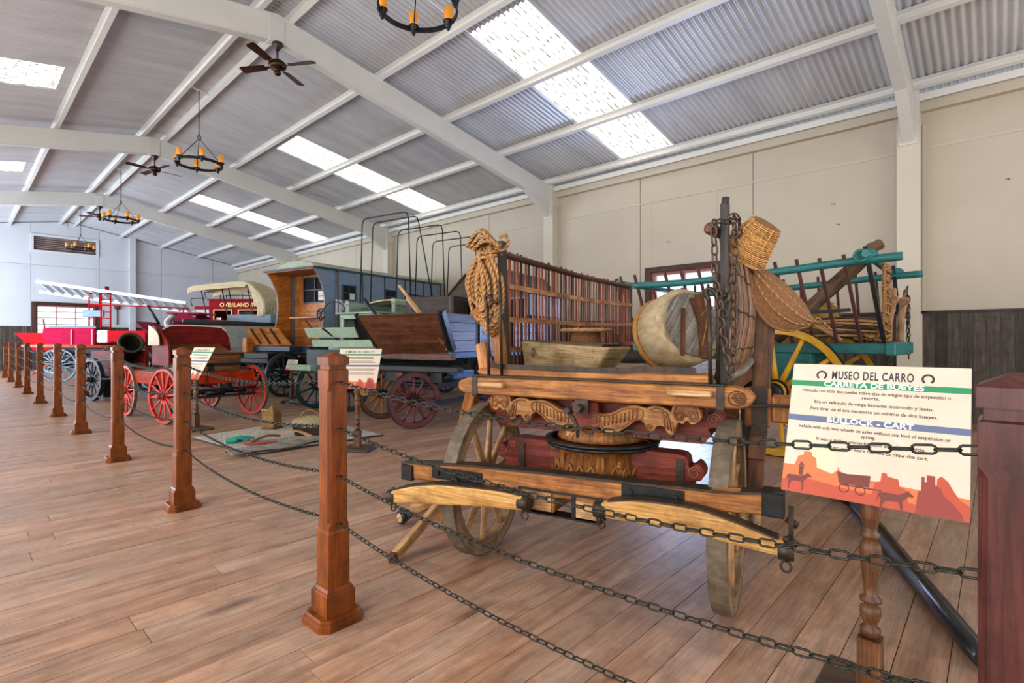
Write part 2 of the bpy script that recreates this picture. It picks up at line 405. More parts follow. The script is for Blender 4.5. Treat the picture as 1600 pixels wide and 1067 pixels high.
# matrices: local x along the wall, local y out of the wall into the room, z up
Mback = MX(((1, 0, 0, BWIN[0]), (0, -1, 0, Y1-.01), (0, 0, 1, BWIN[2]), (0, 0, 0, 1)))
win('window_1', Mback, BWIN[1]-BWIN[0], BWIN[3]-BWIN[2], 3, 6, .12)
for nme, rr in (('window_2', RW[0]), ('window_3', RW[1])):
    Mr = MX(((0, -1, 0, WX-.01), (1, 0, 0, rr[0]), (0, 0, 1, rr[2]), (0, 0, 0, 1)))
    win(nme, Mr, rr[1]-rr[0], rr[3]-rr[2], 2, 2, .1)
# vent with louvres
b = MB()
for (p, q, r, s_) in ((VENT[0]-.08, VENT[1]+.08, VENT[2]-.08, VENT[2]), (VENT[0]-.08, VENT[1]+.08, VENT[3], VENT[3]+.08), (VENT[0]-.08, VENT[0], VENT[2], VENT[3]), (VENT[1], VENT[1]+.08, VENT[2], VENT[3])):
    b.box(p, q, Y1-.06, Y1, r, s_)
vt = struct('window_4', b, VW)
b = MB(); b.box(VENT[0], VENT[1], Y1+.12, Y1+.13, VENT[2], VENT[3]); obj('vent_backing', b, flat('vent_dark', '241c1c'), vt)
LV = paint('louvre_pink', 'b79a92')
for k in range(7):
    z = VENT[2]+.03+k*.07; b = MB(); b.beam((VENT[0], Y1+.04, z), (VENT[1], Y1+.04, z), .07, .012, (0, -.6, .8)); obj('louvre', b, LV, vt)
# left and front walls, out of the picture: piers, dado and lintel around tall openings added to let light in
b = MB()
for k in range(-1, 5):
    y = .85+6*k; b.box(LX-.2, LX, y-.3, y+.3, 0, 4.2)
b.box(LX-.2, LX, Y0, Y1, 3.6, 4.2); b.box(LX-.2, LX, Y0, Y1, 0, .45)
struct('wall_left', b, WALL)
b = MB(); b.box(LX-.2, -.6, Y0-.2, Y0, 0, 4.0); b.box(7.6, WX+.2, Y0-.2, Y0, 0, 4.0); b.box(-.6, 7.6, Y0-.2, Y0, 3.95, 4.0); gable(b, [], Y0-.2, Y0)
struct('wall_front', b, WALL)
# columns on the right wall and the far wall
for y in [.85-6]+PORT:
    b = MB(); hb = .125
    b.box(WX-.26, WX-.245, y-hb, y+hb, 0, 3.86); b.box(WX-.04, WX-.02, y-hb, y+hb, 0, 3.86); b.box(WX-.245, WX-.04, y-hb+.02, y+hb-.02, 0, 3.86)
    obj('column', b, COLM, wr, bevel=.004)
    b = MB(); b.box(WX-.05, WX, y+hb+.0, y+hb+.045, WN, 3.86); b.box(WX-.05, WX, y-hb-.045, y-hb, WN, 3.86); obj('conduit', b, WALL, wr)
b = MB(); b.box(4.66, 4.86, Y1-.22, Y1-.02, 0, gab(4.75)); obj('column', b, WALLG, wb, bevel=.004)
# ceiling
CORR = mat('corrugated_steel', 'cccccf', 'b4b4b8', .34, metal=.15, scale=(.3, 1.2), bump=.02, tone=.14)
CORR2 = CORR
b = MB(); b.box(RX-.22, RX+.22, Y0, Y1, zs(RX)+.03, zs(RX)+.05)
ceil = struct('ceiling', b, STEELW)
NC = 12
def corr(x0, x1, sgn, w=1.0, seg=6, zoff=0):
    # sheet in coordinates y in 0..w ; slope along x
    mb = MB(); n = int(NC*w)*seg; vs = []
    for j in range(n+1):
        y = w*j/n; dz = .014*math.cos(2*PI*NC*y)
        for x in (x0, x1): vs.append((x, y, zs(x)+dz+zoff))
    fs = []; uv = []
    for j in range(n):
        fs.append((2*j, 2*j+1, 2*j+3, 2*j+2)); y = w*j/n; yy = w*(j+1)/n; uv.append([(x0, y), (x1, y), (x1, yy), (x0, yy)])
    mb.add(vs, fs, uv, True); return mb
def sheetmesh(x0, x1, zo=0, t=.5):
    mb = corr(x0, x1, 1, zoff=zo); mb.t = [t]*len(mb.t); return mb.mesh('roof_sheet', CORR)
SKY = bpy.data.materials.new('skylight_sheet'); SKY.use_nodes = True
nt = SKY.node_tree; bs = nt.nodes['Principled BSDF']; tc = nt.nodes.new('ShaderNodeTexCoord'); mp = nt.nodes.new('ShaderNodeMapping'); mp.inputs['Scale'].default_value = (9, 60, 1)
ns = nt.nodes.new('ShaderNodeTexNoise'); ns.inputs['Scale'].default_value = 1.0; ns.inputs['Detail'].default_value = 3
rp = nt.nodes.new('ShaderNodeValToRGB'); rp.color_ramp.elements[0].position = .44; rp.color_ramp.elements[0].color = (.04, .03, .02, 1); rp.color_ramp.elements[1].position = .54; rp.color_ramp.elements[1].color = (1, .97, .9, 1)
nt.links.new(tc.outputs['Object'], mp.inputs[0]); nt.links.new(mp.outputs[0], ns.inputs['Vector']); nt.links.new(ns.outputs['Fac'], rp.inputs[0])
bs.inputs['Base Color'].default_value = (.3, .3, .27, 1); 
def mth(op, a, b_=None):
    n_ = nt.nodes.new('ShaderNodeMath'); n_.operation = op
    for i_, q in enumerate((a, b_)):
        if q is None: continue
        if isinstance(q, (int, float)): n_.inputs[i_].default_value = q
        else: nt.links.new(q, n_.inputs[i_])
    return n_.outputs[0]
sx_ = nt.nodes.new('ShaderNodeSeparateXYZ'); nt.links.new(tc.outputs['Object'], sx_.inputs[0])
vy = mth('ABSOLUTE', mth('SUBTRACT', mth('FRACT', mth('MULTIPLY', sx_.outputs['Y'], 12)), .5))   # 0 in the valleys of the sheet
vl = mth('LESS_THAN', vy, .17)
mxs = nt.nodes.new('ShaderNodeMix'); mxs.data_type = 'RGBA'; nt.links.new(vl, mxs.inputs[0]); mxs.inputs[6].default_value = (1, .97, .9, 1); nt.links.new(rp.outputs[0], mxs.inputs[7])
nt.links.new(mxs.outputs[2], bs.inputs['Emission Color']); bs.inputs['Emission Strength'].default_value = 1.7
rt = [sheetmesh(RX-.02, WX+.15, 0, t) for t in (.2, .5, .8)]; lt = [sheetmesh(LX-.2, RX+.02, 0, t) for t in (.2, .5, .8)]
skyr = corr(4.62, 8.42, 1).mesh('skylight', SKY); skyl = corr(-2.6, 1.12, 1).mesh('skylight', SKY)
rs_a = sheetmesh(RX-.02, 4.62); rs_b = sheetmesh(8.42, WX+.15); ls_a = sheetmesh(1.12, RX+.02); ls_b = sheetmesh(LX-.2, -2.6)
yk = 4.083-10
skies = (-2, 4, 10, 16)
while yk < Y1:
    isk = any(abs(yk-(s_+.083)) < .2 for s_ in skies)
    y = yk
    if y+1 > Y0-.3:
        if isk:
            put('skylight', skyr, ceil, loc=(0, y, 0)); put('skylight', skyl, ceil, loc=(0, y, 0))
            for me in (rs_a, rs_b, ls_a, ls_b): put('roof_sheet', me, ceil, loc=(0, y, 0))
        else:
            put('roof_sheet', random.choice(rt), ceil, loc=(0, y, 0)); put('roof_sheet', random.choice(lt), ceil, loc=(0, y, 0))
    yk += 1
for xx in (RX+.18, 4.38, 5.70, 7.02, 8.38, RX-.2, 1.31, -.02, -1.34, -2.7):
    b = MB(); z = zp(xx); s_ = -SL if xx > RX else SL
    # a C-shaped purlin: deep web and two lips
    M = frame((xx, 0, z), (0, 1, 0), z=(-s_, 0, 1)); b.M = M
    b.box(Y0, Y1, -.035, -.028, 0, .12); b.box(Y0, Y1, -.028, .035, 0, .007); b.box(Y0, Y1, -.028, .035, .113, .12); b.box(Y0, Y1, .028, .035, .007, .02)
    o = obj('purlin', b, STEELW, ceil)
for y in [.85-6]+PORT:
    b = MB()
    for x0, x1 in ((RX, WX-.26), (RX, LX)):
        for wy, za, zc in ((.13, 0, .016), (.012, .016, .335), (.13, .335, .35)):
            P = []
            for x in (x0, x1):
                P += [(x, y-wy/2, zb(x)+za), (x, y+wy/2, zb(x)+za), (x, y+wy/2, zb(x)+zc), (x, y-wy/2, zb(x)+zc)]
            b.hexa(P)
    # filled web plates near the face give the rafter its boxed look
    for x0, x1 in ((RX, WX-.26), (RX, LX)):
        P = []
        for x in (x0, x1): P += [(x, y-.055, zb(x)+.01), (x, y+.055, zb(x)+.01), (x, y+.055, zb(x)+.34), (x, y-.055, zb(x)+.34)]
        b.hexa(P)
    x = WX-.26; P = []
    for xx, dz in ((x-.75, .0), (x, -.30)): P += [(xx, y-.06, zb(xx)+dz), (xx, y+.06, zb(xx)+dz), (xx, y+.06, zb(xx)+.02), (xx, y-.06, zb(xx)+.02)]
    b.hexa(P)
    b.box(RX-.1, RX+.1, y-.07, y+.07, zb(RX)-.02, zb(RX)+.3)
    b.box(x-.02, x, y-.1, y+.1, zb(x)-.32, zb(x)+.36); b.box(x-.0, WX-.02, y-.11, y+.11, 3.86, zb(x)+.36)
    obj('rafter', b, STEEL, ceil, bevel=.004)
# eave fascia above the right wall
b = MB(); b.box(WX-.12, WX-.02, Y0, Y1, 4.02, 4.17); o = obj('gutter_box', b, WALL, ceil)
b = MB(); b.box(WX-.2, WX-.19, Y0, Y1, 4.13, 4.22); obj('eave_flashing', b, STEELW, ceil)
# ------------------------------------------------------------------ barrier posts and chains
POSTW = wood('post_mahogany', '904812', '462207', .4, scale=(1.0, 7), tone=.25, bump=.08, knots=.8, coat=.05, grain=.35, spec=.2)
POSTR = wood('post_mahogany_red', '5e302a', '3c1a16', .38, scale=(1.0, 9), tone=.2, bump=.1, coat=.1)
def post_parts(pw):
    R = []
    b = MB(); b.hexa([(-.088, -.088, 0), (.088, -.088, 0), (.088, .088, 0), (-.088, .088, 0)]+[(-.088, -.088, .02), (.088, -.088, .02), (.088, .088, .02), (-.088, .088, .02)]); b.v = []; b.f = []; b.uv = []; b.t = []; b.sm = []; b.mi = []
    def octp(h, c): return [(-h+c, -h), (h-c, -h), (h, -h+c), (h, h-c), (h-c, h), (-h+c, h), (-h, h-c), (-h, -h+c)]
    def ring(mb, secs, tone=.4):
        vs = []; n = 8
        for h, c, z in secs: vs += [(x, y, z) for x, y in octp(h, c)]
        fs = []; uv = []
        for i in range(len(secs)-1):
            for k in range(n):
                k2 = (k+1) % n; fs.append((i*n+k, i*n+k2, (i+1)*n+k2, (i+1)*n+k))
                z0 = secs[i][2]; z1 = secs[i+1][2]; u = (k//2)*.09+(k % 2)*.05; uv.append([(z0, u), (z0, u+.05), (z1, u+.05), (z1, u)])
        fs.append(list(range(n))[::-1]); uv.append([(.1*x, .1*y) for x, y in octp(1, .1)])
        fs.append(list(range(n*(len(secs)-1), n*len(secs)))); uv.append([(.1*x, .1*y) for x, y in octp(1, .1)])
        mb.add(vs, fs, uv, False, tone)
    b = MB(); ring(b, [(.092, .03, 0), (.092, .03, .02), (.084, .026, .026), (.084, .026, .034), (.078, .024, .04)]); R.append(('base_plate', b))
    b = MB(); ring(b, [(.058, .0005, .04), (.058, .0005, .115), (.053, .0005, .12), (.053, .0005, .126), (.046, .0005, .136)], .5); R.append(('plinth', b))
    b = MB(); ring(b, [(.043, .0005, .136), (.043, .0005, .335), (.0405, .0008, .345), (.0405, .0008, .36), (.0405, .011, .375), (.0405, .011, .86), (.0405, .0008, .875), (.0405, .0008, .937), (.0365, .0008, .94)], .55); R.append(('shaft', b))
    b = MB(); ring(b, [(.0345, .0005, .94), (.0345, .0005, .957)], .2)
    ring(b, [(.042, .0005, .957), (.042, .0005, .985), (.0395, .0005, .988), (.006, .0005, 1.004)], .45); R.append(('cap', b))
    return R
pmesh = [(n, b.mesh(n, POSTW)) for n, b in post_parts(0)]
pmesh_r = [(n, b.mesh(n, POSTR)) for n, b in post_parts(0)]
PX = .975
PY = [-.02, 1.83, 3.73, 5.62, 7.55, 9.45, 11.6, 13.8, 15.8, 18.0, 20.2]
plabels = ['dark reddish wooden barrier post cut off by the right edge',
 'nearest whole brown wooden barrier post with chamfered shaft, left of the ox cart',
 'brown wooden barrier post standing before the grey rug, second whole post from the front',
 'brown wooden barrier post in front of the mortar barrel and its red wheel',
 'brown wooden barrier post fourth from the front, left of the slanted sign by the mortar',
 'brown wooden barrier post in front of the red wagon bench, fifth from the front',
 'brown wooden barrier post sixth from the front, below the pointed red wagon end',
 'small brown wooden barrier post seventh from the front along the walkway',
 'small distant brown barrier post third from the far end of the row',
 'small distant brown barrier post next to the last one of the row',
 'farthest brown barrier post at the left edge of the picture']
for i, y in enumerate(PY):
    t = thing('barrier_post', plabels[i], 'post', (PX+(.03 if i == 0 else 0), y, 0), random.uniform(-.02, .02), 'wooden barrier posts along the walkway')
    for n, me in (pmesh_r if i == 0 else pmesh): put(n, me, t)
    for k, (dx, dy) in enumerate(((-.075, -.06), (.06, -.075), (.075, .06), (-.06, .075))):
        pass
CH = mat('chain_black', '1c1e1e', '33352f', .4, metal=.75, scale=(10, 10), bump=0, tone=.2)
def link_mb(L, W, r, n=12, m=5, mb=None, M=None):
    # oval link in the local xz plane, long axis x
    mb = mb or MB(); pts = []
    hl = L/2-r; hw = W/2-r; a = hl-hw
    for k in range(n):
        t = 2*PI*(k+.5)/n; x = hw*math.cos(t); pts.append(V((x+(a if x > 0 else -a), 0, hw*math.sin(t))))
    if M is not None: pts = [M @ p for p in pts]
    mb.tube(pts, r, m, closed=True, tone=.5, up=(.31, .2, .9))
    return mb
LL, LW, LR = .0335, .017, .0021
lkmesh = link_mb(LL, LW, LR).mesh('chain_link', CH)
def link_mats(pts, pitch, start=0):
    # walk a polyline with equal steps, alternate links rotated a quarter turn
    out = []; acc = [0]
    for i in range(1, len(pts)): acc.append(acc[-1]+(pts[i]-pts[i-1]).length)
    n = int(acc[-1]/pitch); i = 0
    for k in range(n+1):
        s = k*acc[-1]/n
        while i < len(pts)-2 and acc[i+1] < s: i += 1
        f = (s-acc[i])/max(acc[i+1]-acc[i], 1e-6); p = pts[i].lerp(pts[i+1], f); d = (pts[i+1]-pts[i]).normalized()
        d, sd, u = basis(d)
        if k % 2: sd, u = u, -sd
        out.append(MX(((d.x, sd.x, u.x, p.x), (d.y, sd.y, u.y, p.y), (d.z, sd.z, u.z, p.z), (0, 0, 0, 1))))
    return out
order = ['top', 'second', 'third', 'lowest']
gaps = ['between the right-edge post and the nearest whole post', 'between the nearest whole post and the rug post', 'between the rug post and the post before the mortar',
 'between the mortar post and the fourth whole post', 'between the fourth and fifth whole posts', 'between the fifth and sixth whole posts', 'between the sixth and seventh whole posts',
 'between the seventh post and the third last post', 'between the third last and next to last posts', 'between the two farthest posts']
for g in range(10):
    y0, y1 = PY[g]+.046, PY[g+1]-.046
    for c, z in enumerate((.895, .722, .545, .37)):
        t = thing('barrier_chain', '%s black chain hanging %s' % (order[c], gaps[g]), 'chain', (PX, y0, z), 0, 'black chains hanging between the posts')
        sg = random.uniform(.05, .06)*((y1-y0)/1.8)**1.5
        pts = [p-V((PX, y0, z)) for p in catenary((PX, y0, z), (PX, y1, z), sg, 24)]
        if g == 0:
            for m in link_mats(pts, LL-2*LR-.0025): put('chain_link', lkmesh, t, mtx=m)
        else:
            mb = MB()
            for m in link_mats(pts, LL-2*LR-.0025): link_mb(LL, LW, LR*(1+.12*g), 8 if g < 3 else 6, 4 if g < 3 else 3, mb, m)
            o = obj('chain_links', mb, CH, t); o['kind'] = 'stuff'
# ------------------------------------------------------------------ signs
def text(body, size, M, material, parent, name='lettering', sx=1.0, off=0.0, align='CENTER', sp=1.0, shear=0):
    c = bpy.data.curves.new(name, 'FONT'); c.body = body; c.size = size; c.align_x = align; c.align_y = 'CENTER'; c.offset = off; c.space_character = sp; c.shear = shear
    c.resolution_u = 3; c.extrude = .0002
    tmp = bpy.data.objects.new('tmp', c); COL.objects.link(tmp)
    dg = bpy.context.evaluated_depsgraph_get(); me = bpy.data.meshes.new_from_object(tmp.evaluated_get(dg)); bpy.data.objects.remove(tmp); bpy.data.curves.remove(c)
    me.name = name; me.materials.clear(); me.materials.append(material)
    return put(name, me, parent, mtx=M @ MX.Diagonal((sx, 1, 1, 1)))
CREAM = mat('sign_cream', 'd6c6b4', 'd0bba6', .45, scale=(3, 3, 3), bump=0, tone=0, spots=('c2ccd2', 7, .62), coords='Object')
INK = flat('sign_ink', '1d2234'); INK2 = flat('sign_text_ink', '2a2624'); SGRN = flat('sign_green', '1c8355'); SBLU = flat('sign_blue', '5a6786'); SWHT = flat('sign_white', 'e8eef0')
S1 = flat('sunset_orange', 'd26e3c'); S2 = flat('sunset_red', 'b4462c'); S3 = flat('sunset_dark', '8c352b'); S4 = flat('sunset_sun', 'dcd4ac'); S5 = flat('sunset_silhouette', '6d2c24')
PED = wood('pedestal_wood', '7e5334', '4f3220', .4, tone=.2); PEDB = wood('pedestal_base_wood', '5c4a3c', '3a2e26', .5)
def sign(loc, rz, label, W=.44, Hh=.41, full=False, tilt=20, zc=.78, extra=None):
    t = thing('sign_stand', label, 'sign', loc, rz, 'cream information signs on turned pedestals')
    # local: reader at -x; board centre above the pedestal
    ta = math.radians(tilt); X = V((0, -1, 0)); Yv = V((math.sin(ta), 0, math.cos(ta))); Z = X.cross(Yv)
    B = frame((0, 0, zc), X, Yv)
    b = MB(B); b.box(-W/2, W/2, -Hh/2, Hh/2, -.004, .0); obj('board', b, CREAM, t, bevel=.003)
    def P(a, bb, z=0): return B @ V(((a-.5)*W, (.5-bb)*Hh, z))
    def FM(a, bb, z): return B @ MX.Translation(((a-.5)*W, (.5-bb)*Hh, z))
    def band(b0, b1, m, name):
        q = MB(B); q.box(-W/2, W/2, (.5-b1)*Hh, (.5-b0)*Hh, .0, .0006); obj(name, q, m, t)
    def shape(poly, m, z, name='printed_landscape'):
        q = MB(); q.prism([((a-.5)*W, (.5-bb)*Hh) for a, bb in poly], B @ MX.Translation((0, 0, z-.0004)), .0004); obj(name, q, m, t)
    band(.138, .18, SGRN, 'green_band'); band(.413, .458, SBLU, 'blue_band')
    text('MUSEO DEL CARRO', .036*Hh/.41, FM(.485, .088, .0002), INK, t, off=.0008, sx=.57, sp=1.15)
    for a in (.19, .79):
        q = MB(B); cx, cy = (a-.5)*W, (.5-.09)*Hh; s_ = .0125*Hh/.41
        q.tube([(cx+s_*math.cos(k*PI/10*.16*10+ (PI/2-.8*PI)), cy+s_*math.sin(k*PI/10*.16*10+(PI/2-.8*PI)), .0006) for k in range(11)], [(.0026, .0004)]*11, 4, rect=True); obj('horseshoe', q, INK, t)
    sil = [(0, .80), (.06, .81), (.1, .83), (.2, .80), (.22, .78), (.25, .80), (.33, .82), (.45, .80), (.6, .83), (.72, .84), (.85, .80), (1, .84), (1, 1), (0, 1)]
    mesa = [(0, .80), (.07, .80), (.09, .73), (.12, .72), (.125, .69), (.17, .69), (.175, .72), (.2, .73), (.21, .80), (.3, .83), (.33, .80), (.335, .77), (.345, .80), (.4, .83), (1, .86), (1, 1), (0, 1)]
    shape(mesa, S1, .0005)
    shape([(.52, .97), (.54, .84), (.57, .83), (.575, .77), (.6, .77), (.605, .79), (.66, .80), (.67, .85), (.7, .86), (.72, .97)], S2, .0009)
    shape([(.75, 1), (.76, .86), (.775, .85), (.775, .76), (.79, .76), (.79, .79), (.8, .79), (.8, .745), (.84, .745), (.84, .80), (.87, .82), (.88, .86), (.92, .9), (.97, .97), (.97, 1)], S3, .0013)
    shape([(.84, .97), (.85, .76), (.87, .74), (.9, .77), (.93, .83), (.96, .88), (1, .90), (1, 1), (.84, 1)], S2, .0009)
    shape([(0, .92), (.1, .88), (.25, .90), (.4, .92), (.6, .93), (.8, .95), (1, .95), (1, 1), (0, 1)], S2, .0011)
    if full:
        shape([(.22+.1*math.cos(k*PI/12), .73-.12*math.sin(k*PI/12)) for k in range(-3, 16)], S4, .0003)
        text('CARRETA DE BUEYES', .0215, FM(.49, .159, .0008), SWHT, t, off=.0006, sx=1.22)
        text('BULLOCK - CART', .0225, FM(.485, .436, .0008), SWHT, t, off=.0006, sx=1.2)
        for s_, bb in (('Vehículo con sólo dos ruedas sobre ejes sin ningún tipo de suspensión o', .215), ('resorte.', .252), ('Era un vehículo de carga bastante incómodo y lento.', .302), ('Para tirar de él era necesario un mínimo de dos bueyes.', .355),
                       ('Vehicle with only two wheels on axles without any kind of suspension or', .50), ('spring.', .537), ('It was a rather uncomfortable and slow vehicle.', .585), ('At least two oxen were needed to draw the cart.', .638)):
            text(s_, .0138, FM(.49, bb, .0002), INK2, t, sx=.9 if len(s_) > 60 else 1.0, off=.00022)
        # rider on a horse, covered wagon and its horse
        def pol(pts, ox, oy, s_, m=S5): shape([(ox+s_*x, oy+s_*y) for x, y in pts], m, .0018, 'printed_silhouette')
        horse = [(0, .35), (.05, .3), (.3, .28), (.55, .30), (.72, .2), (.8, .1), (.84, .16), (.95, .26), (.92, .32), (.82, .3), (.72, .42), (.66, .5), (.68, .75), (.64, .95), (.6, .95), (.62, .75), (.56, .55), (.3, .55), (.2, .6), (.12, .75), (.14, .95), (.1, .95), (.07, .75), (.08, .5), (.04, .45), (-.02, .62)]
        pol(horse, .03, .83, .16); pol([(0, 0), (.2, 0), (.2, -.02), (.14, -.06), (.14, -.12), (.06, -.12), (.06, -.06), (0, -.02)], .095, .80, .2)
        pol([(0, 0), (.18, 0), (.3, .1), (.2, .12), (.2, .5), (.02, .5)], .1, .805, .13)
        pol([(0, 0), (.3, .05), (.65, .02), (.98, 0), (.95, .42), (.08, .42)], .33, .805, .19); pol([(.02, 0), (1.2, 0), (1.2, .05), (.02, .05)], .35, .888, .19)
        pol(horse, .56, .845, .19)
        for cx in (.375, .465):
            q = MB(B); cx2, cy = (cx-.5)*W, (.5-.915)*Hh; q.tube([(cx2+.012*math.cos(k*PI/6), cy+.012*math.sin(k*PI/6), .0016) for k in range(12)], [(.0012, .0004)]*12, 4, closed=True, rect=True); obj('printed_silhouette', q, S5, t)
    else:
        q = MB(B)
        for bb in (.23, .26, .32, .36, .52, .55, .61, .65):
            L = random.uniform(.3, .42); q.box(-L*W, L*W, (.5-bb)*Hh-.002, (.5-bb)*Hh+.002, 0, .0006)
        obj('printed_lines', q, INK2, t)
    b = MB(); prof = [(.014, .186), (.026, .195), (.026, .213), (.015, .222), (.021, .235), (.027, .255), (.026, .272), (.015, .285), (.028, .292), (.028, .3), (.015, .31), (.018, .34), (.023, .385), (.028, .43), (.027, .455), (.015, .472), (.025, .478), (.025, .488), (.017, .495), (.018, .51), (.025, .535), (.026, .565), (.021, .61), (.02, zc-.06)]
    b.lathe(prof, 16); b.box(-.029, .029, -.029, .029, .03, .186); obj('turned_post', b, PED, t)
    b = MB(B); b.box(-W*.3, W*.3, -.03, .03, -.022, -.004); obj('board_bracket', b, PED, t)
    b = MB(); b.box(-.13, .13, -.15, .13, 0, .03); obj('base_plate', b, PEDB, t, bevel=.006)
    return t
sign((1.82, .272, 0), 0, 'large cream bullock cart sign with sunset print on turned pedestal beside the right-edge post', full=True)
sign((2.63, 4.47, 0), math.radians(38), 'cream sign with sunset print behind the nearest whole post, in front of the brown wagon', W=.42, tilt=26)
sign((1.93, 6.84, 0), math.radians(12), 'cream sign seen beside the rug post, in front of the orange-red carriage', tilt=28)
sign((1.96, 12.6, 0), math.radians(-25), 'slanted cream sign between distant posts, left of the mortar barrel', tilt=40)
sign((4.15, 9.3, 0), math.radians(10), 'low turned sign stand behind the orange-red carriage, mostly hidden', W=.3, Hh=.2, zc=.6)
# ------------------------------------------------------------------ wheels (axle along local y)
WCACHE = {}
def wheel(parent, c, R, ns, rim, tyre, spk, hubm, w=.045, rimh=.05, sr=.014, hr=.05, hl=.16, rot=0, name='wheel', taper=.8, rz=0, bands=True):
    key = (round(R, 3), ns, rim.name, tyre.name, w)
    if key not in WCACHE:
        D = {}
        b = MB(); Rc = R-.008-rimh/2; n = 40
        pts = [(Rc*math.cos(2*PI*k/n), 0, Rc*math.sin(2*PI*k/n)) for k in range(n)]
        vs = []; 
        def ringband(mb, r0, r1, hw, n=48, tone=.5):
            # closed rectangular section ring
            P = []
            for k in range(n):
                a = 2*PI*k/n; ca, sa = math.cos(a), math.sin(a)
                P += [(r0*ca, -hw, r0*sa), (r1*ca, -hw, r1*sa), (r1*ca, hw, r1*sa), (r0*ca, hw, r0*sa)]
            fs = []; uv = []
            for k in range(n):
                j = (k+1) % n; l0 = r1*2*PI*k/n; l1 = r1*2*PI*(k+1)/n
                for q in range(4):
                    q2 = (q+1) % 4; fs.append((4*k+q, 4*j+q, 4*j+q2, 4*k+q2)); uv.append([(l0, q*.05), (l1, q*.05), (l1, q*.05+.05), (l0, q*.05+.05)])
            mb.add(P, fs, uv, False, tone); 
            return mb
        D['rim'] = ringband(MB(), R-.008-rimh, R-.008, w/2).mesh('rim', rim)
        D['tyre'] = ringband(MB(), R-.008, R, w/2+.002).mesh('tyre', tyre)
        b = MB(); Ms = MX.Rotation(-PI/2, 4, 'X')
        b.tube([(0, 0, hr*.8), (0, 0, R*.35), (0, 0, R*.7), (0, 0, R-rimh-.006)], [(sr*1.0, sr*1.5), (sr*.9, sr*1.25), (sr*.8, sr), (sr*.85, sr*1.1)], 8); D['spoke'] = b.mesh('spoke', spk)
        b = MB(); b.lathe([(.012, -hl/2-.012), (hr*.55, -hl/2-.01), (hr*.62, -hl/2), (hr*.72, -hl*.3), (hr, -hl*.16), (hr*1.02, 0), (hr, hl*.16), (hr*.72, hl*.3), (hr*.62, hl/2), (hr*.5, hl/2+.01), (.012, hl/2+.012)], 18, MX.Rotation(PI/2, 4, 'X')); D['hub'] = b.mesh('hub', hubm)
        b = MB()
        for yy in (-hl*.42, -hl*.2, hl*.2, hl*.42):
            rr = hr*(.74 if abs(yy) > hl*.3 else 1.03); b.lathe([(rr-.004, yy-.008), (rr+.002, yy-.008), (rr+.002, yy+.008), (rr-.004, yy+.008)], 18, MX.Rotation(PI/2, 4, 'X'))
        D['hub_band'] = b.mesh('hub_band', tyre)
        WCACHE[key] = D
    D = WCACHE[key]
    o = put(name, D['rim'], parent, mtx=MX.Translation(c) @ MX.Rotation(rz, 4, 'Z') @ MX.Rotation(rot, 4, 'Y'))
    put('tyre', D['tyre'], o); put('hub', D['hub'], o); put('hub_band', D['hub_band'], o)
    for k in range(ns): put('spoke', D['spoke'], o, mtx=MX.Rotation(2*PI*k/ns, 4, 'Y'))
    return o
# ------------------------------------------------------------------ bullock cart
A0 = (1.95, 1.32, 0); AR = math.radians(13.9)
MA = MX.Translation(A0) @ MX.Rotation(AR, 4, 'Z')
OAK = wood('cart_oak', 'd08c4a', '743f1a', .5, tone=.35, bump=.3, scale=(1.2, 12), detail=9)
OAKL = wood('cart_pale_wood', 'deb482', '9c6c40', .55, tone=.3, bump=.25, detail=8)
OAKD = wood('cart_dark_wood', '7a4c2c', '402414', .55, tone=.3, bump=.3)
REDW = wood('cart_red_wood', '8e3826', '4c1c12', .5, tone=.2, bump=.2, spots=('7c4c28', 9, .6))
CARV = wood('carved_wood', 'c08a50', '74421f', .5, tone=.2, bump=.3, scale=(3, 8))
WHW = wood('wheel_wood', 'a5886a', '6a4e36', .6, tone=.25, bump=.25); WHT = mat('wheel_tyre_grey', '7a6c58', '4c4236', .6, metal=.1, scale=(8, 9), bump=.4, grain=.15)
cart = thing('bullock_cart', 'large old wooden bullock cart with carved red front, slatted sides and turntable', 'cart', A0, AR)
for t_ in (.563, -.563): wheel(cart, (0, t_, .368), .368, 10, WHW, WHT, OAKL, OAKL, w=.06, rimh=.06, sr=.017, hr=.062, hl=.2, rot=.25*t_, rz=.06 if t_ > 0 else 0)
for t_ in (.50, -.50): wheel(cart, (1.75, t_, .42), .42, 10, OAKD, BLACK, OAKD, OAKD, w=.05, rimh=.05, sr=.016, hr=.06, hl=.18)
def TZ(x0): return frame((x0, 0, 0), (0, 1, 0), (0, 0, 1))    # polygon (t, z), extruded away from the viewer
b = MB(); b.tube([(0, -.66, .37), (0, .66, .37)], .026, 10); b.tube([(1.75, -.6, .42), (1.75, .6, .42)], .028, 10); b.box(1.66, 1.84, -.42, .42, .45, .8)
obj('axle', b, OAKD, cart)
b = MB(); b.box(.15, 1.7, -.05, .05, .42, .52); obj('perch_pole', b, OAKD, cart, bevel=.008)
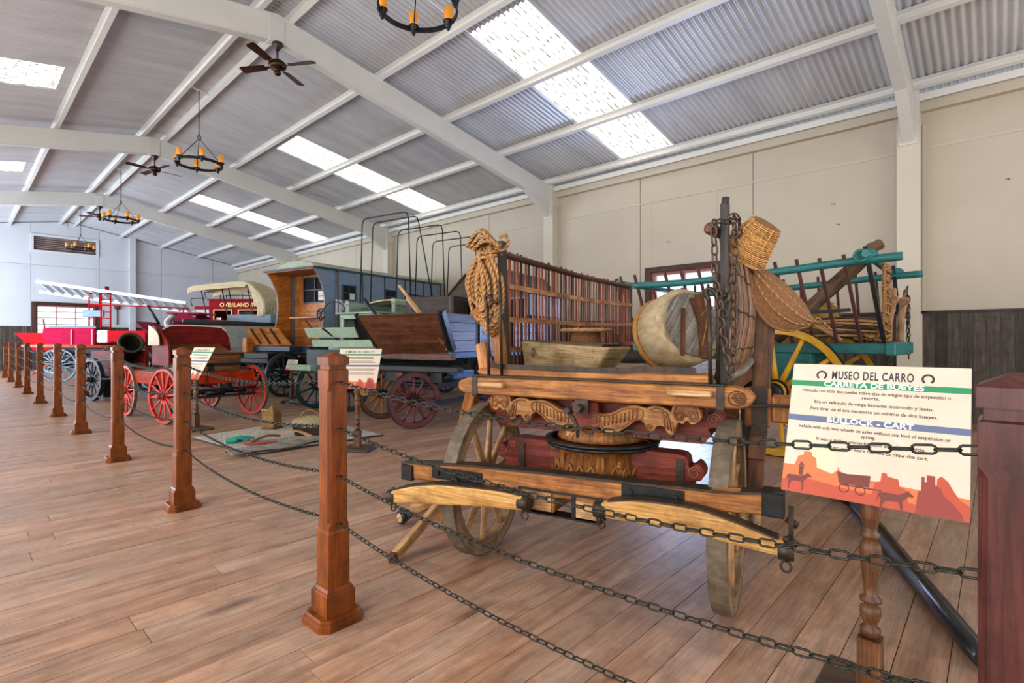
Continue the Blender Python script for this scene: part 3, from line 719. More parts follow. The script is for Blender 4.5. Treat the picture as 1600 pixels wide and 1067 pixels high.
# front transom with carved round ends
b = MB(); b.prism([(-.60, .795), (.575, .795), (.62, .805), (.635, .83), (.625, .855), (.56, .876), (-.60, .876), (-.645, .865), (-.665, .838), (-.645, .805)], TZ(-.15), .085, swap=False); obj('front_beam', b, OAK, cart, bevel=.006)
b = MB(); b.prism([(-.5, .878), (.53, .878), (.56, .885), (.575, .90), (.55, .915), (-.5, .912)], TZ(-.075), .12); obj('top_beam', b, OAK, cart, bevel=.006)
b = MB(); b.box(-.035, .10, -.46, .46, .795, .875); b.box(-.05, -.03, -.55, .55, .80, .872); obj('cross_beam', b, OAKD, cart, bevel=.004)
for t0 in (.535, -.548):
    b = MB(); b.box(-.156, -.15, t0-.014, t0+.014, .788, .88); b.box(-.156, -.06, t0-.014, t0+.014, .876, .882); b.box(-.156, -.06, t0-.014, t0+.014, .786, .792); obj('iron_strap', b, IRON, cart)
for t0, t1, zz in ((.37, .50, .845), (-.52, -.36, .85)):
    b = MB(); b.hexa([(-.185, t0, zz-.012), (-.15, t0, zz-.014), (-.15, t0, zz+.012), (-.185, t0, zz+.01), (-.185, t1, zz-.012), (-.15, t1, zz-.014), (-.15, t1, zz+.012), (-.185, t1, zz+.01)]); obj('ledge', b, OAKL, cart, bevel=.004)
b = MB()
b.tube([(-.152, -.61+.022*(1-k/22)*math.cos(k*.8), .835+.022*(1-k/22)*math.sin(k*.8)) for k in range(20)], .0025, 5); b.tube([(-.152, -.605+.033*math.cos(k*PI/8)*.9, .836+.027*math.sin(k*PI/8)) for k in range(16)], .0022, 5, closed=True)
obj('carved_spiral', b, OAKD, cart)
b = MB(); b.path(bez([(-.08, .50, 1.0), (-.08, .485, .945), (-.08, .44, .925), (-.08, .2, .924), (-.08, -.1, .92), (-.08, -.25, .93), (-.08, -.45, .93)], 5), .006, .022); b.box(-.155, -.07, -.56, .55, .879, .884); obj('iron_edge', b, IRON, cart)
# deck boards
for k in range(9):
    t0 = -.5+k*1.0/9; b = MB(); b.box(.04, 2.42, t0+.002, t0+1/9-.002, .868, .89+random.uniform(-.002, .002)); obj('deck_board', b, wood('deck_pale', 'c9b390', '99805c', .6, tone=.35, knots=2), cart)
b = MB()
for t_ in (-.5, .5): b.beam((.03, t_, .83), (2.45, t_, .83), .06, .075)
for x in (.3, .9, 1.5, 2.1, 2.42): b.beam((x, -.5, .845), (x, .5, .845), .05, .045, (0, 0, 1))
obj('bed_frame', b, OAKD, cart)
# side panels
SL1 = wood('slat_red', 'a86650', '6e3a2a', .55, tone=.7); SL2 = wood('slat_dark', '4a3a34', '2b2220', .5, tone=.5); SL3 = wood('slat_pale', 'c9966e', '94603f', .55, tone=.5)
def rz_(x): return 1.486+.02*max(0, (x-1.2))/1.1*1.5
LS = obj('side_panel', (lambda b: (b.tube([(-.03, .525, 1.482), (.05, .525, 1.486)]+[(x*.1, .52, rz_(x*.1)) for x in range(2, 25)], [.010]+[.0185]*24, 8), b)[1])(MB()), wood('rail_brown', '6d4638', '452820', .5), cart, label='left slatted side with a thick brown top rail')
for z0, z1 in ((1.325, 1.36), (1.155, 1.19), (1.0, 1.02)):
    b = MB(); b.tube([(.12+2.25*k/8, .505, z0+(z1-z0)*k/8-.012*math.sin(PI*k/8)) for k in range(9)], [(.004, .013)]*9, 4, rect=True, smooth=False); obj('lath', b, SL3, LS)
x = .165
SLT = wood('slat_tan', 'b88c6a', '80583e', .55, tone=.6)
for k in range(52):
    if k % 3 == 2: m = SL2 if k % 6 == 5 else SL1
    else: m = SL1
    if k % 4 == 3: m = SL2
    wdt = random.uniform(.008, .0115); ln = random.uniform(-.012, .012)
    b = MB(); b.tube([(x, .52, .885), (x+ln*.5, .522, 1.2), (x+ln, .52, rz_(x)+random.uniform(.012, .028))], [(wdt*.6, wdt), (wdt*.65, wdt*1.05), (wdt*.6, wdt)], 6, up=(1, 0, 0)); obj('slat', b, m, LS)
    x += .0435
b = MB(); b.beam((.095, .505, .87), (.075, .52, 1.55), .035, .045, (1, 0, 0)); b.path(bez([(.1, .51, 1.05), (.11, .52, .95), (.16, .52, .90)], 4), .03, .03); obj('corner_post', b, wood('post_dark', '4c4540', '2c2726', .5), cart, bevel=.004)
for s_ in (1, -1):
    b = MB(); b.beam((2.37, s_*.52, .87), (2.34, s_*.53, 1.54), .03, .035, (1, 0, 0)); obj('rear_post', b, wood('post_dark', '', ''), cart)
# right panel, bulging outwards
b = MB(); b.tube([(-.04, -.505, 1.492), (0, -.51, 1.49)]+[(x*.1, -.52-.03*math.sin(x/24*PI), 1.49) for x in range(1, 25)], [.012]+[.018]*25, 8); RS = obj('side_panel', b, wood('rail_brown', '', ''), cart, label='right slatted side of pale rods bound with wire')
for k in range(54):
    x = .09+k*.043; bow = .045; lean = random.uniform(-.006, .006); wdt = random.uniform(.009, .012)
    b = MB(); b.tube([(x, -.50-bow*math.sin(PI*q)-.02*q+lean*q, .885+.59*q+(.03 if q == 1 else 0)) for q in (0, .2, .4, .6, .8, 1)], [(wdt*1.1, wdt*1.1)]*6, 6); obj('slat', b, SLT if k % 6 else SL2, RS)
for q in (.2, .5, .8):
    b = MB(); b.tube([(.06+2.3*k/20, -.50-.045*math.sin(PI*q)-.02*q-.014+.004*math.sin(k*2.1), .885+.59*q+.006*math.sin(k*1.7)) for k in range(21)], .003, 5); obj('binding_wire', b, IRON, RS)
b = MB(); b.tube(bez([(-.03, -.56, .905), (.1, -.60, .925), (.3, -.64, .99)], 6), .016, 8); obj('roped_spar', b, wood('spar_grey', '8f8478', '5c4f44', .6, scale=(20, 2)), cart)
b = MB(); b.beam((-.03, -.548, .88), (-.055, -.553, 1.575), .032, .032, (1, 0, 0)); b.tube([(-.055, -.553, 1.55), (-.055, -.556, 1.60)], .015, 8); obj('corner_post', b, wood('post_dark', '', ''), cart, bevel=.003)
b = MB(); b.tube([(-.115, -.50, 1.474), (-.1, -.505, 1.476), (.02, -.52, 1.478)], [.013, .024, .022], 12); obj('rail_end', b, wood('rail_redend', '7d4a3c', '52291f', .45), cart)
# iron rods with hooks
for (p0, p1, hook) in (((-.12, .475, .88), (-.12, .484, 1.215), 1), ((-.095, .42, .88), (-.10, .432, 1.46), 0), ((-.12, -.509, .88), (-.12, -.505, 1.2), 1), ((-.10, -.533, .88), (-.10, -.535, 1.3), 0)):
    b = MB(); b.tube([p0, p1], .0075, 8)
    if hook: b.tube(bez([p1, (p1[0], p1[1]+.012, p1[2]+.03), (p1[0], p1[1], p1[2]+.045), (p1[0], p1[1]-.02, p1[2]+.03), (p1[0]+.01, p1[1]-.03, p1[2]+.01), (p1[0]+.02, p1[1]-.06, p1[2]+.02)], 5), .008, 8)
    obj('iron_rod', b, IRON, cart)
# carved bolster: two mirrored halves
def carving(s, x0=-.115):
    def T(P): return [(s*t-(.003 if s < 0 else 0), z) for t, z in P]
    up = bez2([(.035, .742), (.075, .738), (.12, .748), (.17, .775), (.215, .783), (.26, .775), (.275, .782), (.31, .787), (.345, .775), (.36, .765), (.365, .79), (.40, .808), (.44, .803), (.468, .78), (.472, .75), (.455, .728), (.435, .722), (.42, .735), (.405, .722), (.385, .725), (.375, .70), (.365, .675), (.345, .682), (.33, .705), (.305, .705), (.295, .69), (.28, .682), (.262, .69), (.255, .71), (.235, .722), (.21, .715), (.18, .69), (.14, .668), (.09, .664), (.065, .68), (.035, .68)], 3)
    P = T(up)
    if s < 0: P = P[::-1]
    b = MB(); b.prism(P, TZ(x0), .05, swap=False); o = obj('carved_bolster', b, CARV, cart, bevel=.006)
    b = MB(); r = .0032; xx = x0-.001
    def ln(pts, r=r, cl=False): b.tube([(xx, s*t, z) for t, z in pts], r, 5, closed=cl)
    ln(bez2([(.07, .73), (.12, .738), (.17, .763), (.215, .772), (.25, .765), (.245, .73), (.21, .725), (.17, .695), (.12, .676), (.08, .68), (.07, .73)], 4))
    for k in range(9):
        t = .09+.017*k; zc = .708+.0045*k+(.004 if k > 5 else 0); ln([(t, zc-.018), (t+.002, zc+.02)], .0035)
    for cx, cz, sg in ((.395, .752, 1), (.445, .752, -1)):
        ln([(cx+.024*(1-k/26)*math.cos(k*.62)*sg, cz+.022*(1-k/26)*math.sin(k*.62)) for k in range(22)], .0036)
    ln(bez2([(.372, .76), (.385, .79), (.415, .80), (.445, .795), (.462, .77)], 4)); ln(bez2([(.28, .77), (.31, .777), (.345, .762), (.355, .74)], 4))
    ln([(.275+.014*(1-k/20)*math.cos(k*.7), .70+.014*(1-k/20)*math.sin(k*.7)) for k in range(16)], .003)
    for k in range(4): ln([(.33+.012*k, .765-.012*k), (.34+.012*k, .70-.004*k)], .0035)
    for k in range(4): b.box(x0-.006, x0, s*.052-.016, s*.052+.016, .686+.014*k, .694+.014*k)
    obj('carved_relief', b, wood('carved_dark', '9a6232', '5a3016', .5), o)
    # little rope-carved moulding above
    b = MB(); b.tube([(x0+.02, s*.05, .792), (x0+.02, s*.1, .796), (x0+.02, s*.23, .796), (x0+.02, s*.25, .79)], [.009, .011, .011, .004], 8); obj('rope_moulding', b, CARV, cart)
    b = MB(); b.box(x0+.0, x0+.05, s*.055-.03, s*.055+.03, .62, .66); obj('pale_block', b, OAKL, cart, bevel=.004)
carving(1); carving(-1)
# red bolsters with scrolled ends
def scrolled(z0, z1, tw, x0, x1, name):
    P = [(-tw, z0+.02), (-tw+.03, z0)]+[(tw-.05, z0), (tw-.02, z0+.03)]
    R_ = bez2([(tw-.03, z0+.0), (tw-.0, z0+.04), (tw-.01, z0+.06), (tw+.035, z0+.075), (tw+.045, z0+.11), (tw+.02, z0+.14), (tw-.01, z0+.12), (tw-.03, z1), (tw-.12, z1+.005)], 4)
    Lf = [(-t, z) for t, z in R_][::-1]
    b = MB(); b.prism(R_+Lf, TZ(x0), x1-x0); o = obj(name, b, REDW, cart, bevel=.005)
    b = MB()
    for s in (1, -1):
        b.tube([(x0-.002, s*(tw+.008)+.026*(1-k/24)*math.cos(k*.6)*s, z0+.10+.026*(1-k/24)*math.sin(k*.6)) for k in range(20)], .0032, 5)
        b.tube([(x0-.002, s*(tw-.045)+.016*(1-k/20)*math.cos(k*.6), z1-.03+.016*(1-k/20)*math.sin(k*.6)) for k in range(16)], .003, 5)
    obj('carved_scroll', b, wood('scroll_line', 'b06a4c', '6e3524', .5), o); return o
scrolled(.42, .585, .43, -.05, .05, 'axle_bed')
scrolled(.635, .79, .50, -.03, .05, 'upper_bolster')
for t0 in (.335, -.385):
    b = MB(); b.box(-.057, -.05, t0-.016, t0+.016, .44, .57); b.tube([(-.06, t0, .46), (-.05, t0, .46)], .008, 8); b.tube([(-.06, t0, .55), (-.05, t0, .55)], .008, 8); obj('iron_plate', b, IRON, cart)
# turntable: carved drum and iron rings
TC = (.05, -.02)
MT = MX.Translation((TC[0], TC[1], 0))
b = MB(); b.lathe([(.17, .44), (.2, .45), (.205, .50), (.19, .56), (.21, .575), (.215, .585)], 32, MT); b.lathe([(.19, .61), (.2, .62), (.18, .66), (.12, .67)], 32, MT); obj('turntable_drum', b, wood('drum_wood', 'a86a30', '4a2612', .45, tone=.1, spots=('c88a40', 14, .58), bump=.4), cart)
b = MB()
for z, r in ((.592, .25), (.607, .255)): b.lathe([(r-.03, z-.006), (r, z-.006), (r, z+.006), (r-.03, z+.006), (r-.03, z-.006)], 40, MT, caps=False)
obj('turntable_ring', b, BLACK, cart)
b = MB()
for k in range(14):
    a = PI*.5+PI*k/13
    if k in (0, 13) or k % 4 == 0: b.tube([(TC[0]+.207*math.cos(a), TC[1]+.207*math.sin(a), .455), (TC[0]+.203*math.cos(a), TC[1]+.203*math.sin(a), .56)], .006, 6)
    else: b.tube([(TC[0]+.207*math.cos(a+q*.05), TC[1]+.207*math.sin(a+q*.05), .50+.02*math.cos(q*1.5)) for q in range(-2, 3)], .006, 6)
obj('drum_carving', b, CARV, cart)
# central iron bracket and pin
b = MB(); b.box(-.165, -.15, -.035, .025, .74, .80); b.tube([(-.21, .0, .765), (-.15, .0, .765)], .017, 12); b.tube([(-.22, .04, .755), (-.15, .03, .755)], .014, 12)
b.path(bez([(-.2, .04, .745), (-.2, .02, .73), (-.2, .0, .69), (-.19, .0, .645)], 4), .012, .014); obj('king_pin_bracket', b, IRON, cart)
b = MB(); b.box(-.12, -.07, -.06, .06, .67, .79); obj('centre_block', b, REDW, cart, bevel=.006)
# hounds to the evener
b = MB(); b.box(-.36, -.02, .03, .17, .375, .455); b.box(-.36, -.02, -.15, -.04, .375, .455); obj('hound', b, OAK, cart, bevel=.006)
b = MB(); b.box(-.368, -.36, .04, .165, .38, .452); b.box(-.37, -.36, -.145, -.065, .378, .44); obj('pale_block', b, OAKL, cart)
b = MB(); b.box(-.366, -.30, -.155, .185, .455, .461); b.box(-.366, -.30, -.155, .185, .362, .368); b.box(-.366, -.30, .18, .187, .362, .461); b.box(-.366, -.30, -.16, -.153, .362, .461); b.box(-.366, -.352, -.06, -.045, .37, .455); obj('iron_strap', b, BLACK, cart)
b = MB(); b.box(-.28, 0, -.45, .4, .40, .44); obj('splinter_bar', b, REDW, cart, bevel=.005)
# evener beam
b = MB(); b.prism([(.80, .414), (.80, .482), (.40, .512), (.1, .522), (-.18, .528), (-.5, .543), (-.74, .56), (-.745, .49), (-.56, .477), (-.18, .444), (.1, .432), (.4, .424)], TZ(-.36), .06, swap=False); obj('evener_bar', b, OAK, cart, bevel=.005)
pts = [(-.33, .80, .484), (-.33, .6, .5)]+[(-.33, .4-.06*k, .514+.0018*k+random.uniform(-.002, .002)) for k in range(18)]+[(-.33, -.76, .566)]
b = MB(); b.tube(pts, [(.034, .004)]*len(pts), 4, rect=True, smooth=False); obj('iron_edge', b, IRON, cart)
for ta, tb, za, zb_ in ((.795, .73, .41, .48), (-.70, -.765, .487, .566)):
    b = MB(); b.box(-.372, -.29, min(ta, tb), max(ta, tb), za, zb_); obj('iron_cap', b, BLACK, cart, bevel=.004)
for t0, t1, z in ((.62, .36, .465), (-.24, -.46, .505)):
    b = MB(); b.box(-.366, -.36, min(t0, t1), max(t0, t1), z-.025, z+.025)
    for tt in (t0-.03, t1+.03): b.tube([(-.374, tt, z), (-.366, tt, z)], .011, 8)
    obj('iron_plate', b, BLACK, cart)
    b = MB(); tm = (t0+t1)/2
    b.tube([(-.38, tm+.016*math.cos(k*PI/6), z-.03+.02*math.sin(k*PI/6)) for k in range(12)], .005, 6, closed=True); obj('iron_ring', b, IRON, cart)
b = MB()
for z in (.40, .46): b.tube([(-.33, -.77, z+.02), (-.33, -.80, z)], .012, 8)
b.box(-.345, -.325, -.79, -.775, .42, .52); obj('iron_clevis', b, IRON, cart)
# swingletrees
def swing(pts_top, pts_bot, lab):
    P = bez2(pts_top, 5)+bez2(pts_bot, 5)
    b = MB(); b.prism(P, TZ(-.44), .05); o = obj('swingletree', b, wood('swingletree_yellow', 'e0b26c', 'a87434', .5, tone=.2, spots=('8a5a2c', 14, .66)), cart, bevel=.014, label=lab)
    pt = bez2(pts_top, 5); b = MB(); b.tube([(-.415, t, z+.003) for t, z in pt[2:-1]], [(.024, .0025)]*len(pt[2:-1]), 4, rect=True, smooth=False); obj('iron_edge', b, IRON, o)
    for (t, z) in (pts_top[0], pts_top[-1]):
        b = MB(); b.tube([(-.415, t-.022, z-.028), (-.415, t+.022, z-.028)], [(.033, .03)]*2, 10); b.tube([(-.415, t, z-.005), (-.415, t, z+.012)], .008, 6); obj('ferrule', b, IRON, o)
        b = MB(); b.tube([(-.415, t+.014*math.cos(k*PI/6), z-.078+.017*math.sin(k*PI/6)) for k in range(12)], .004, 6, closed=True); b.tube([(-.415, t, z-.065), (-.415, t, z-.045)], .005, 6); obj('iron_ring', b, IRON, o)
swing([(.80, .372), (.70, .405), (.55, .435), (.35, .448), (.22, .452), (.13, .445)], [(.125, .39), (.3, .378), (.5, .355), (.7, .33), (.795, .318)], 'left crescent-shaped yellow swingletree')
swing([(-.18, .468), (-.28, .492), (-.4, .50), (-.52, .497), (-.63, .475), (-.77, .437)], [(-.775, .39), (-.65, .40), (-.5, .415), (-.35, .418), (-.2, .415)], 'right crescent-shaped yellow swingletree')
# slanting stays beside the wheels
ORW = wood('stay_orange', 'b8763a', '6e3f1a', .45, tone=.15)
b = MB(); b.beam((.0, .64, .80), (.2, .98, .02), .06, .055, (1, 0, 0), w1=.07, h1=.06); obj('slanting_stay', b, ORW, cart, bevel=.006)
b = MB(); b.beam((-.02, .545, .87), (.02, .60, 1.03), .06, .05, (1, 0, 0)); b.beam((.02, .52, 1.08), (-.06, .60, 1.2), .05, .045, (1, 0, 0)); b.beam((.05, .50, .88), (.04, .53, 1.15), .05, .06, (1, 0, 0)); obj('broken_stake', b, OAK, cart, bevel=.005)
b = MB(); b.beam((.26, -.68, 1.19), (.2, -.645, .55), .075, .07, (1, 0, 0), w1=.065); b.beam((.2, -.645, .55), (.18, -.64, .36), .06, .055, (1, 0, 0)); obj('slanting_stay', b, OAKD, cart, bevel=.005)
b = MB(); b.box(.15, .24, -.70, -.60, .69, .85); b.box(.17, .26, -.80, -.70, .71, .82); obj('axle_block', b, OAK, cart, bevel=.008)
b = MB(); b.tube([(-.1, -.60, .80), (.13, -.70, .785), (.13, -.82, .785)], .007, 6); b.tube([(.13, -.8, .785), (.13, -.85, .785)], .018, 8); b.box(.14, .15, -.69, -.63, .66, .86); obj('iron_rod', b, IRON, cart)
# ------------------------------------------------------------------ load of the cart
def W_(l, t, z): return MA @ V((l, t, z))
ROPE = mat('rope_esparto', 'd09c62', '94622f', .75, scale=(40, 60), bump=.3, tone=.3)
nt = ROPE.node_tree; wv = nt.nodes.new('ShaderNodeTexWave'); wv.inputs['Scale'].default_value = 16; wv.inputs['Distortion'].default_value = .6; mpw = nt.nodes.new('ShaderNodeMapping'); mpw.inputs['Rotation'].default_value = (0, 0, .75); mpw.inputs['Scale'].default_value = (1, 1, 1)
tcw = nt.nodes.new('ShaderNodeTexCoord'); nt.links.new(tcw.outputs['UV'], mpw.inputs[0]); nt.links.new(mpw.outputs[0], wv.inputs['Vector']); bpw = nt.nodes.new('ShaderNodeBump'); bpw.inputs['Strength'].default_value = 1.0; bpw.inputs['Distance'].default_value = .006; nt.links.new(wv.outputs['Fac'], bpw.inputs['Height'])
bsw = nt.nodes['Principled BSDF']; mxw = nt.nodes.new('ShaderNodeMix'); mxw.data_type = 'RGBA'; mxw.blend_type = 'MULTIPLY'; mxw.inputs[0].default_value = .45
lk0 = bsw.inputs['Base Color'].links[0].from_socket; nt.links.new(lk0, mxw.inputs[6]); nt.links.new(wv.outputs['Color'], mxw.inputs[7]); nt.links.new(mxw.outputs[2], bsw.inputs['Base Color']); nt.links.new(bpw.outputs[0], bsw.inputs['Normal'])
t = thing('rope_coil', 'thick coil of brown esparto rope hanging over the left rail of the bullock cart', 'rope', W_(-.06, .5, 1.5), AR)
random.seed(11)
for k in range(18):
    b = MB(); dx = random.uniform(-.02, .02); w_ = random.uniform(.02, .095); top = random.uniform(-.01, .015); bot = random.uniform(-.43, -.26)*(.8 if w_ < .04 else 1); cy = .015+random.uniform(-.02, .05)
    P = [(dx, cy-.01, top+.015), (dx-.03, cy-w_*.4, top-.06), (dx-.02, cy-w_, top-.17), (dx, cy-w_*.8, bot*.85), (dx, cy, bot), (dx+.02, cy+w_*.9, bot*.8), (dx+.01, cy+w_, top-.16), (dx+.01, cy+w_*.3, top-.05), (dx, cy, top+.012)]
    b.tube(bez(P, 5), .0095, 7); obj('rope_loop', b, ROPE, t)
b = MB()
for k in range(9):
    f = k/8; P = []
    for q in range(13):
        a = PI*q/12; P.append((-.05+.018*(k % 3)-.02, .06-.15*(q/12)+.006*k, .0+.075*math.sin(a)*(.45+.6*f)-.02*(1-f)))
    b.tube(P, .0085, 7)
b.tube(bez([(-.04, -.07, .03), (-.03, -.1, .04), (-.02, -.105, .0), (-.03, -.08, -.03), (-.03, -.05, -.01)], 5), .008, 7)
obj('rope_knot', b, ROPE, t)
for (y0, z0) in ((.02, -.05), (.03, -.03)):
    b = MB(); b.tube(bez([(-.03, .03, z0), (-.06, 0, z0-.01), (-.03, -.05, z0), (.02, -.04, z0+.01), (.02, .03, z0)], 5), .008, 7); obj('rope_loop', b, ROPE, t)
# rusty chain on the right corner post
RUST = mat('rusty_chain', '6a5648', '3a2c24', .5, metal=.5, scale=(14, 14), bump=.3, tone=.5)
t = thing('rusty_chain', 'heavy rusty chain draped in two strands over the right corner post of the bullock cart', 'chain', W_(-.1, -.53, 1.48), AR)
bl = link_mb(.046, .032, .0042, 14, 6).mesh('chain_link', RUST)
o0 = V((-.1, -.53, 1.48))
for P in ([(-.06, -.56, 1.505), (-.10, -.53, 1.50), (-.125, -.522, 1.47), (-.125, -.525, 1.38), (-.12, -.525, 1.296), (-.115, -.54, 1.198), (-.105, -.551, 1.077), (-.1, -.568, .96), (-.1, -.578, .905)],
          [(-.02, -.56, 1.52), (-.05, -.585, 1.50), (-.08, -.59, 1.45), (-.08, -.592, 1.369), (-.08, -.589, 1.247), (-.08, -.589, 1.125), (-.08, -.587, .99), (-.1, -.58, .91)],
          [(-.11, -.535, 1.22), (-.10, -.555, 1.15), (-.1, -.57, 1.22), (-.09, -.575, 1.28)], [(-.06, -.575, 1.52), (-.03, -.59, 1.53), (0, -.6, 1.5), (-.03, -.6, 1.46)]):
    for m in link_mats([p-o0 for p in bez(P, 6)], .034): put('chain_link', bl, t, mtx=m @ MX.Rotation(.5, 4, 'X'))
# wicker basket
WICK = mat('wicker', 'dca862', '94602c', .6, scale=(30, 30), bump=.3, tone=.6)
t = thing('wicker_basket', 'small tipped wicker basket hooked on top of the right corner post', 'basket', W_(.03, -.65, 1.44), AR)
MBk = MX.Rotation(-2.45, 4, 'X') @ MX.Rotation(.3, 4, 'Y') @ MX.Diagonal((1.12, 1.12, .95, 1))
b = MB(MBk); b.lathe([(.045, -.078), (.05, -.07), (.078, .06), (.083, .075), (.079, .075), (.046, -.06), (.04, -.066)], 24, caps=True); obj('basket_wall', b, mat('wicker_core', '9c6a35', '5e3c1c', .7), t)
b = MB(MBk)
for i in range(22):
    z = -.072+i*.0068; r = .05+(z+.07)/.13*.028+.003
    b.tube([((r+.0022*(1 if (k+i) % 2 else -1))*math.cos(2*PI*k/32), (r+.0022*(1 if (k+i) % 2 else -1))*math.sin(2*PI*k/32), z) for k in range(32)], .0032, 5, closed=True)
o = obj('weave', b, WICK, t); o['kind'] = 'stuff'
for k in range(16):
    a = 2*PI*k/16; b = MB(MBk); b.tube([(.053*math.cos(a), .053*math.sin(a), -.078), (.082*math.cos(a), .082*math.sin(a), .078)], .0026, 5); obj('stake', b, WICK, t)
b = MB(MBk)
b.tube([((.083+.004*math.sin(k*1.3))*math.cos(2*PI*k/30), (.083+.004*math.sin(k*1.3))*math.sin(2*PI*k/30), .078) for k in range(30)], .006, 6, closed=True); obj('basket_rim', b, WICK, t)
# esparto pannier
ESP = mat('esparto_weave', 'ae7a4c', '6e4526', .7, scale=(30, 70), bump=.9, tone=.3)
t = thing('esparto_pannier', 'long brown woven esparto pannier hanging off the right side of the bullock cart', 'pannier', W_(.16, -.64, 1.36), AR)
o0 = W_(.16, -.64, 1.36)
UPP = bez([(.156, -.630, 1.362), (.19, -.70, 1.318), (.225, -.765, 1.262), (.255, -.82, 1.19), (.272, -.85, 1.128)], 8)
LOW = bez([(.15, -.632, 1.30), (.158, -.645, 1.20), (.185, -.69, 1.12), (.225, -.76, 1.09), (.265, -.84, 1.112)], 8)
def pan(u, v):
    i = u*32; a = int(min(i, 31)); f = i-a
    p = UPP[a].lerp(UPP[a+1], f); q = LOW[a].lerp(LOW[a+1], f)
    d = (q-p).length; r = p.lerp(q, v)+V((-.8, -.5, .1)).normalized()*(math.sin(PI*v)*.045*math.sin(PI*(.12+.8*u))+.003*abs(math.sin(v*PI*5)))
    return r-V((.16, -.64, 1.36))
b = MB(); b.grid(pan, 40, 48, su=.4, sv=.25); obj('woven_body', b, ESP, t, solid=.006)
for v in (0, 1):
    b = MB(); b.tube([pan(k/24, v) for k in range(25)], .008, 7); obj('braided_edge', b, ESP, t)
for v in (.25, .5, .75):
    b = MB(); b.tube([pan(k/24, v)+V((-.002, 0, 0)) for k in range(1, 24)], .0045, 6); obj('braid_seam', b, ROPE, t)
b = MB(); b.tube(bez([pan(1, .5), V((.12, -.23, -.22)), V((.12, -.26, -.25)), V((.13, -.28, -.27))], 5), .004, 5); obj('cord', b, ROPE, t)
# big round drum-shaped sieve leaning on the right side
t = thing('round_wooden_drum', 'big round pale-rimmed wooden drum with grey slanting planks leaning inside the bullock cart', 'drum', W_(.66, -.27, .89), AR)
n = V((-.62, -.74, .27)).normalized(); up = V((0, 0, 1)); X = up.cross(n).normalized(); Yv = n.cross(X)
RR = .205; ctr = V((0, 0, RR*math.sqrt(1-n.z**2)+.03)); F = frame(tuple(ctr), X, Yv)
b = MB(F); b.lathe([(RR-.03, .052), (RR-.012, .05), (RR, .03), (RR+.004, -.06), (RR-.0, -.14), (RR-.02, -.17)], 48); obj('pale_rim', b, mat('hide_pale', 'd5c09c', 'a98c62', .6, scale=(3, 10), bump=.3, spots=('6b4a2c', 22, .7)), t)
b = MB(F); b.tube([((RR-.0)*math.cos(2*PI*k/40), (RR-.0)*math.sin(2*PI*k/40), -.165) for k in range(40)], [(.012, .02)]*40, 6, closed=True); obj('cane_hoop', b, mat('cane', 'b9853e', '8c5c26', .6, scale=(20, 20), bump=.4), t)
GR = wood('grey_planks', 'b8b2a8', '6f6960', .65, tone=.5, scale=(1, 22), bump=.6)
r2 = RR-.03
for k in range(9):
    y0 = -r2+k*2*r2/9; y1 = y0+2*r2/9-.002; ym = max(abs(y0), abs(y1)); hw = math.sqrt(max(r2*r2-min(abs(y0), abs(y1))**2, .001)); hw2 = math.sqrt(max(r2*r2-ym*ym, .0006))
    la, lb = (hw2, hw) if abs(y0) > abs(y1) else (hw, hw2)
    b = MB(F @ MX.Rotation(.9, 4, 'Z')); b.prism([(-la, y0), (la, y0), (lb, y1), (-lb, y1)], MX.Translation((0, 0, .05)), .012+random.uniform(0, .003), swap=False); obj('plank', b, GR, t)
b = MB(F); b.beam((-.11, -.17, .07), (-.05, .08, .07), .02, .014, (0, 0, 1)); b.beam((0.03, -.19, .07), (.07, .16, .07), .05, .014, (0, 0, 1)); b.beam((.06, -.1, .072), (.02, .14, .072), .035, .014, (0, 0, 1)); obj('batten', b, OAKD, t)
b = MB(F); b.path([(.05, .04, .075), (.12, .10, .075), (.02, -.12, .075), (.12, -.15, .075)], .006, .01); obj('cane_strip', b, mat('cane', '', ''), t)
# wooden trough
t = thing('wooden_trough', 'weathered pale wooden trough with slanted end standing on the bullock cart bed', 'trough', W_(.2, .2, .89), AR)
MTg = MX.Rotation(math.radians(-105), 4, 'Z')
TRW = wood('trough_wood', 'b09a72', '7c6440', .65, tone=.1, bump=.3, spots=('3a2c22', 5, .60), scale=(2, 6))
b = MB(MTg)
L0, L1 = -.235, .20
# local x: left to right as seen from the front
P = lambda x0, x1, y, z: None
b.hexa([(-.235, -.075, 0), (-.235, .075, 0), (-.245, .10, .155), (-.245, -.10, .155), (.20, -.075, 0), (.20, .075, 0), (.30, .10, .125), (.30, -.10, .125)])
o = obj('trough_body', b, TRW, t, bevel=.012)
b = MB(MTg); b.hexa([(-.215, -.07, .1), (-.215, .07, .1), (-.22, .082, .158), (-.22, -.082, .158), (.21, -.07, .1), (.21, .07, .1), (.255, .08, .14), (.255, -.08, .14)]); obj('trough_hollow', b, wood('trough_inside', '5a4630', '3a2a1c', .7), t)
# esparto stool
t = thing('woven_stool', 'low woven esparto stool with a round wooden top behind the trough', 'stool', W_(.66, .29, .89), AR)
b = MB(); b.lathe([(.0, .205), (.14, .205), (.15, .212), (.15, .222), (.14, .228), (.0, .228)], 32, caps=False); obj('stool_top', b, OAKL, t)
b = MB()
for i in range(20):
    z = .006+i*.0102; r = .122-.05*(z/.205)**.8
    b.tube([((r+.003*(1 if (k+i) % 2 else -1))*math.cos(2*PI*k/40), (r+.003*(1 if (k+i) % 2 else -1))*math.sin(2*PI*k/40), z) for k in range(40)], .0062, 5, closed=True)
o = obj('weave', b, ESP, t); o['kind'] = 'stuff'
b = MB(); b.lathe([(.115, 0), (.09, .1), (.066, .205)], 24); obj('stool_core', b, ESP, t)
t = thing('black_tyre_ring', 'black rubber ring lying on the bullock cart deck by the slatted side', 'ring', W_(1.4, .22, .89), AR)
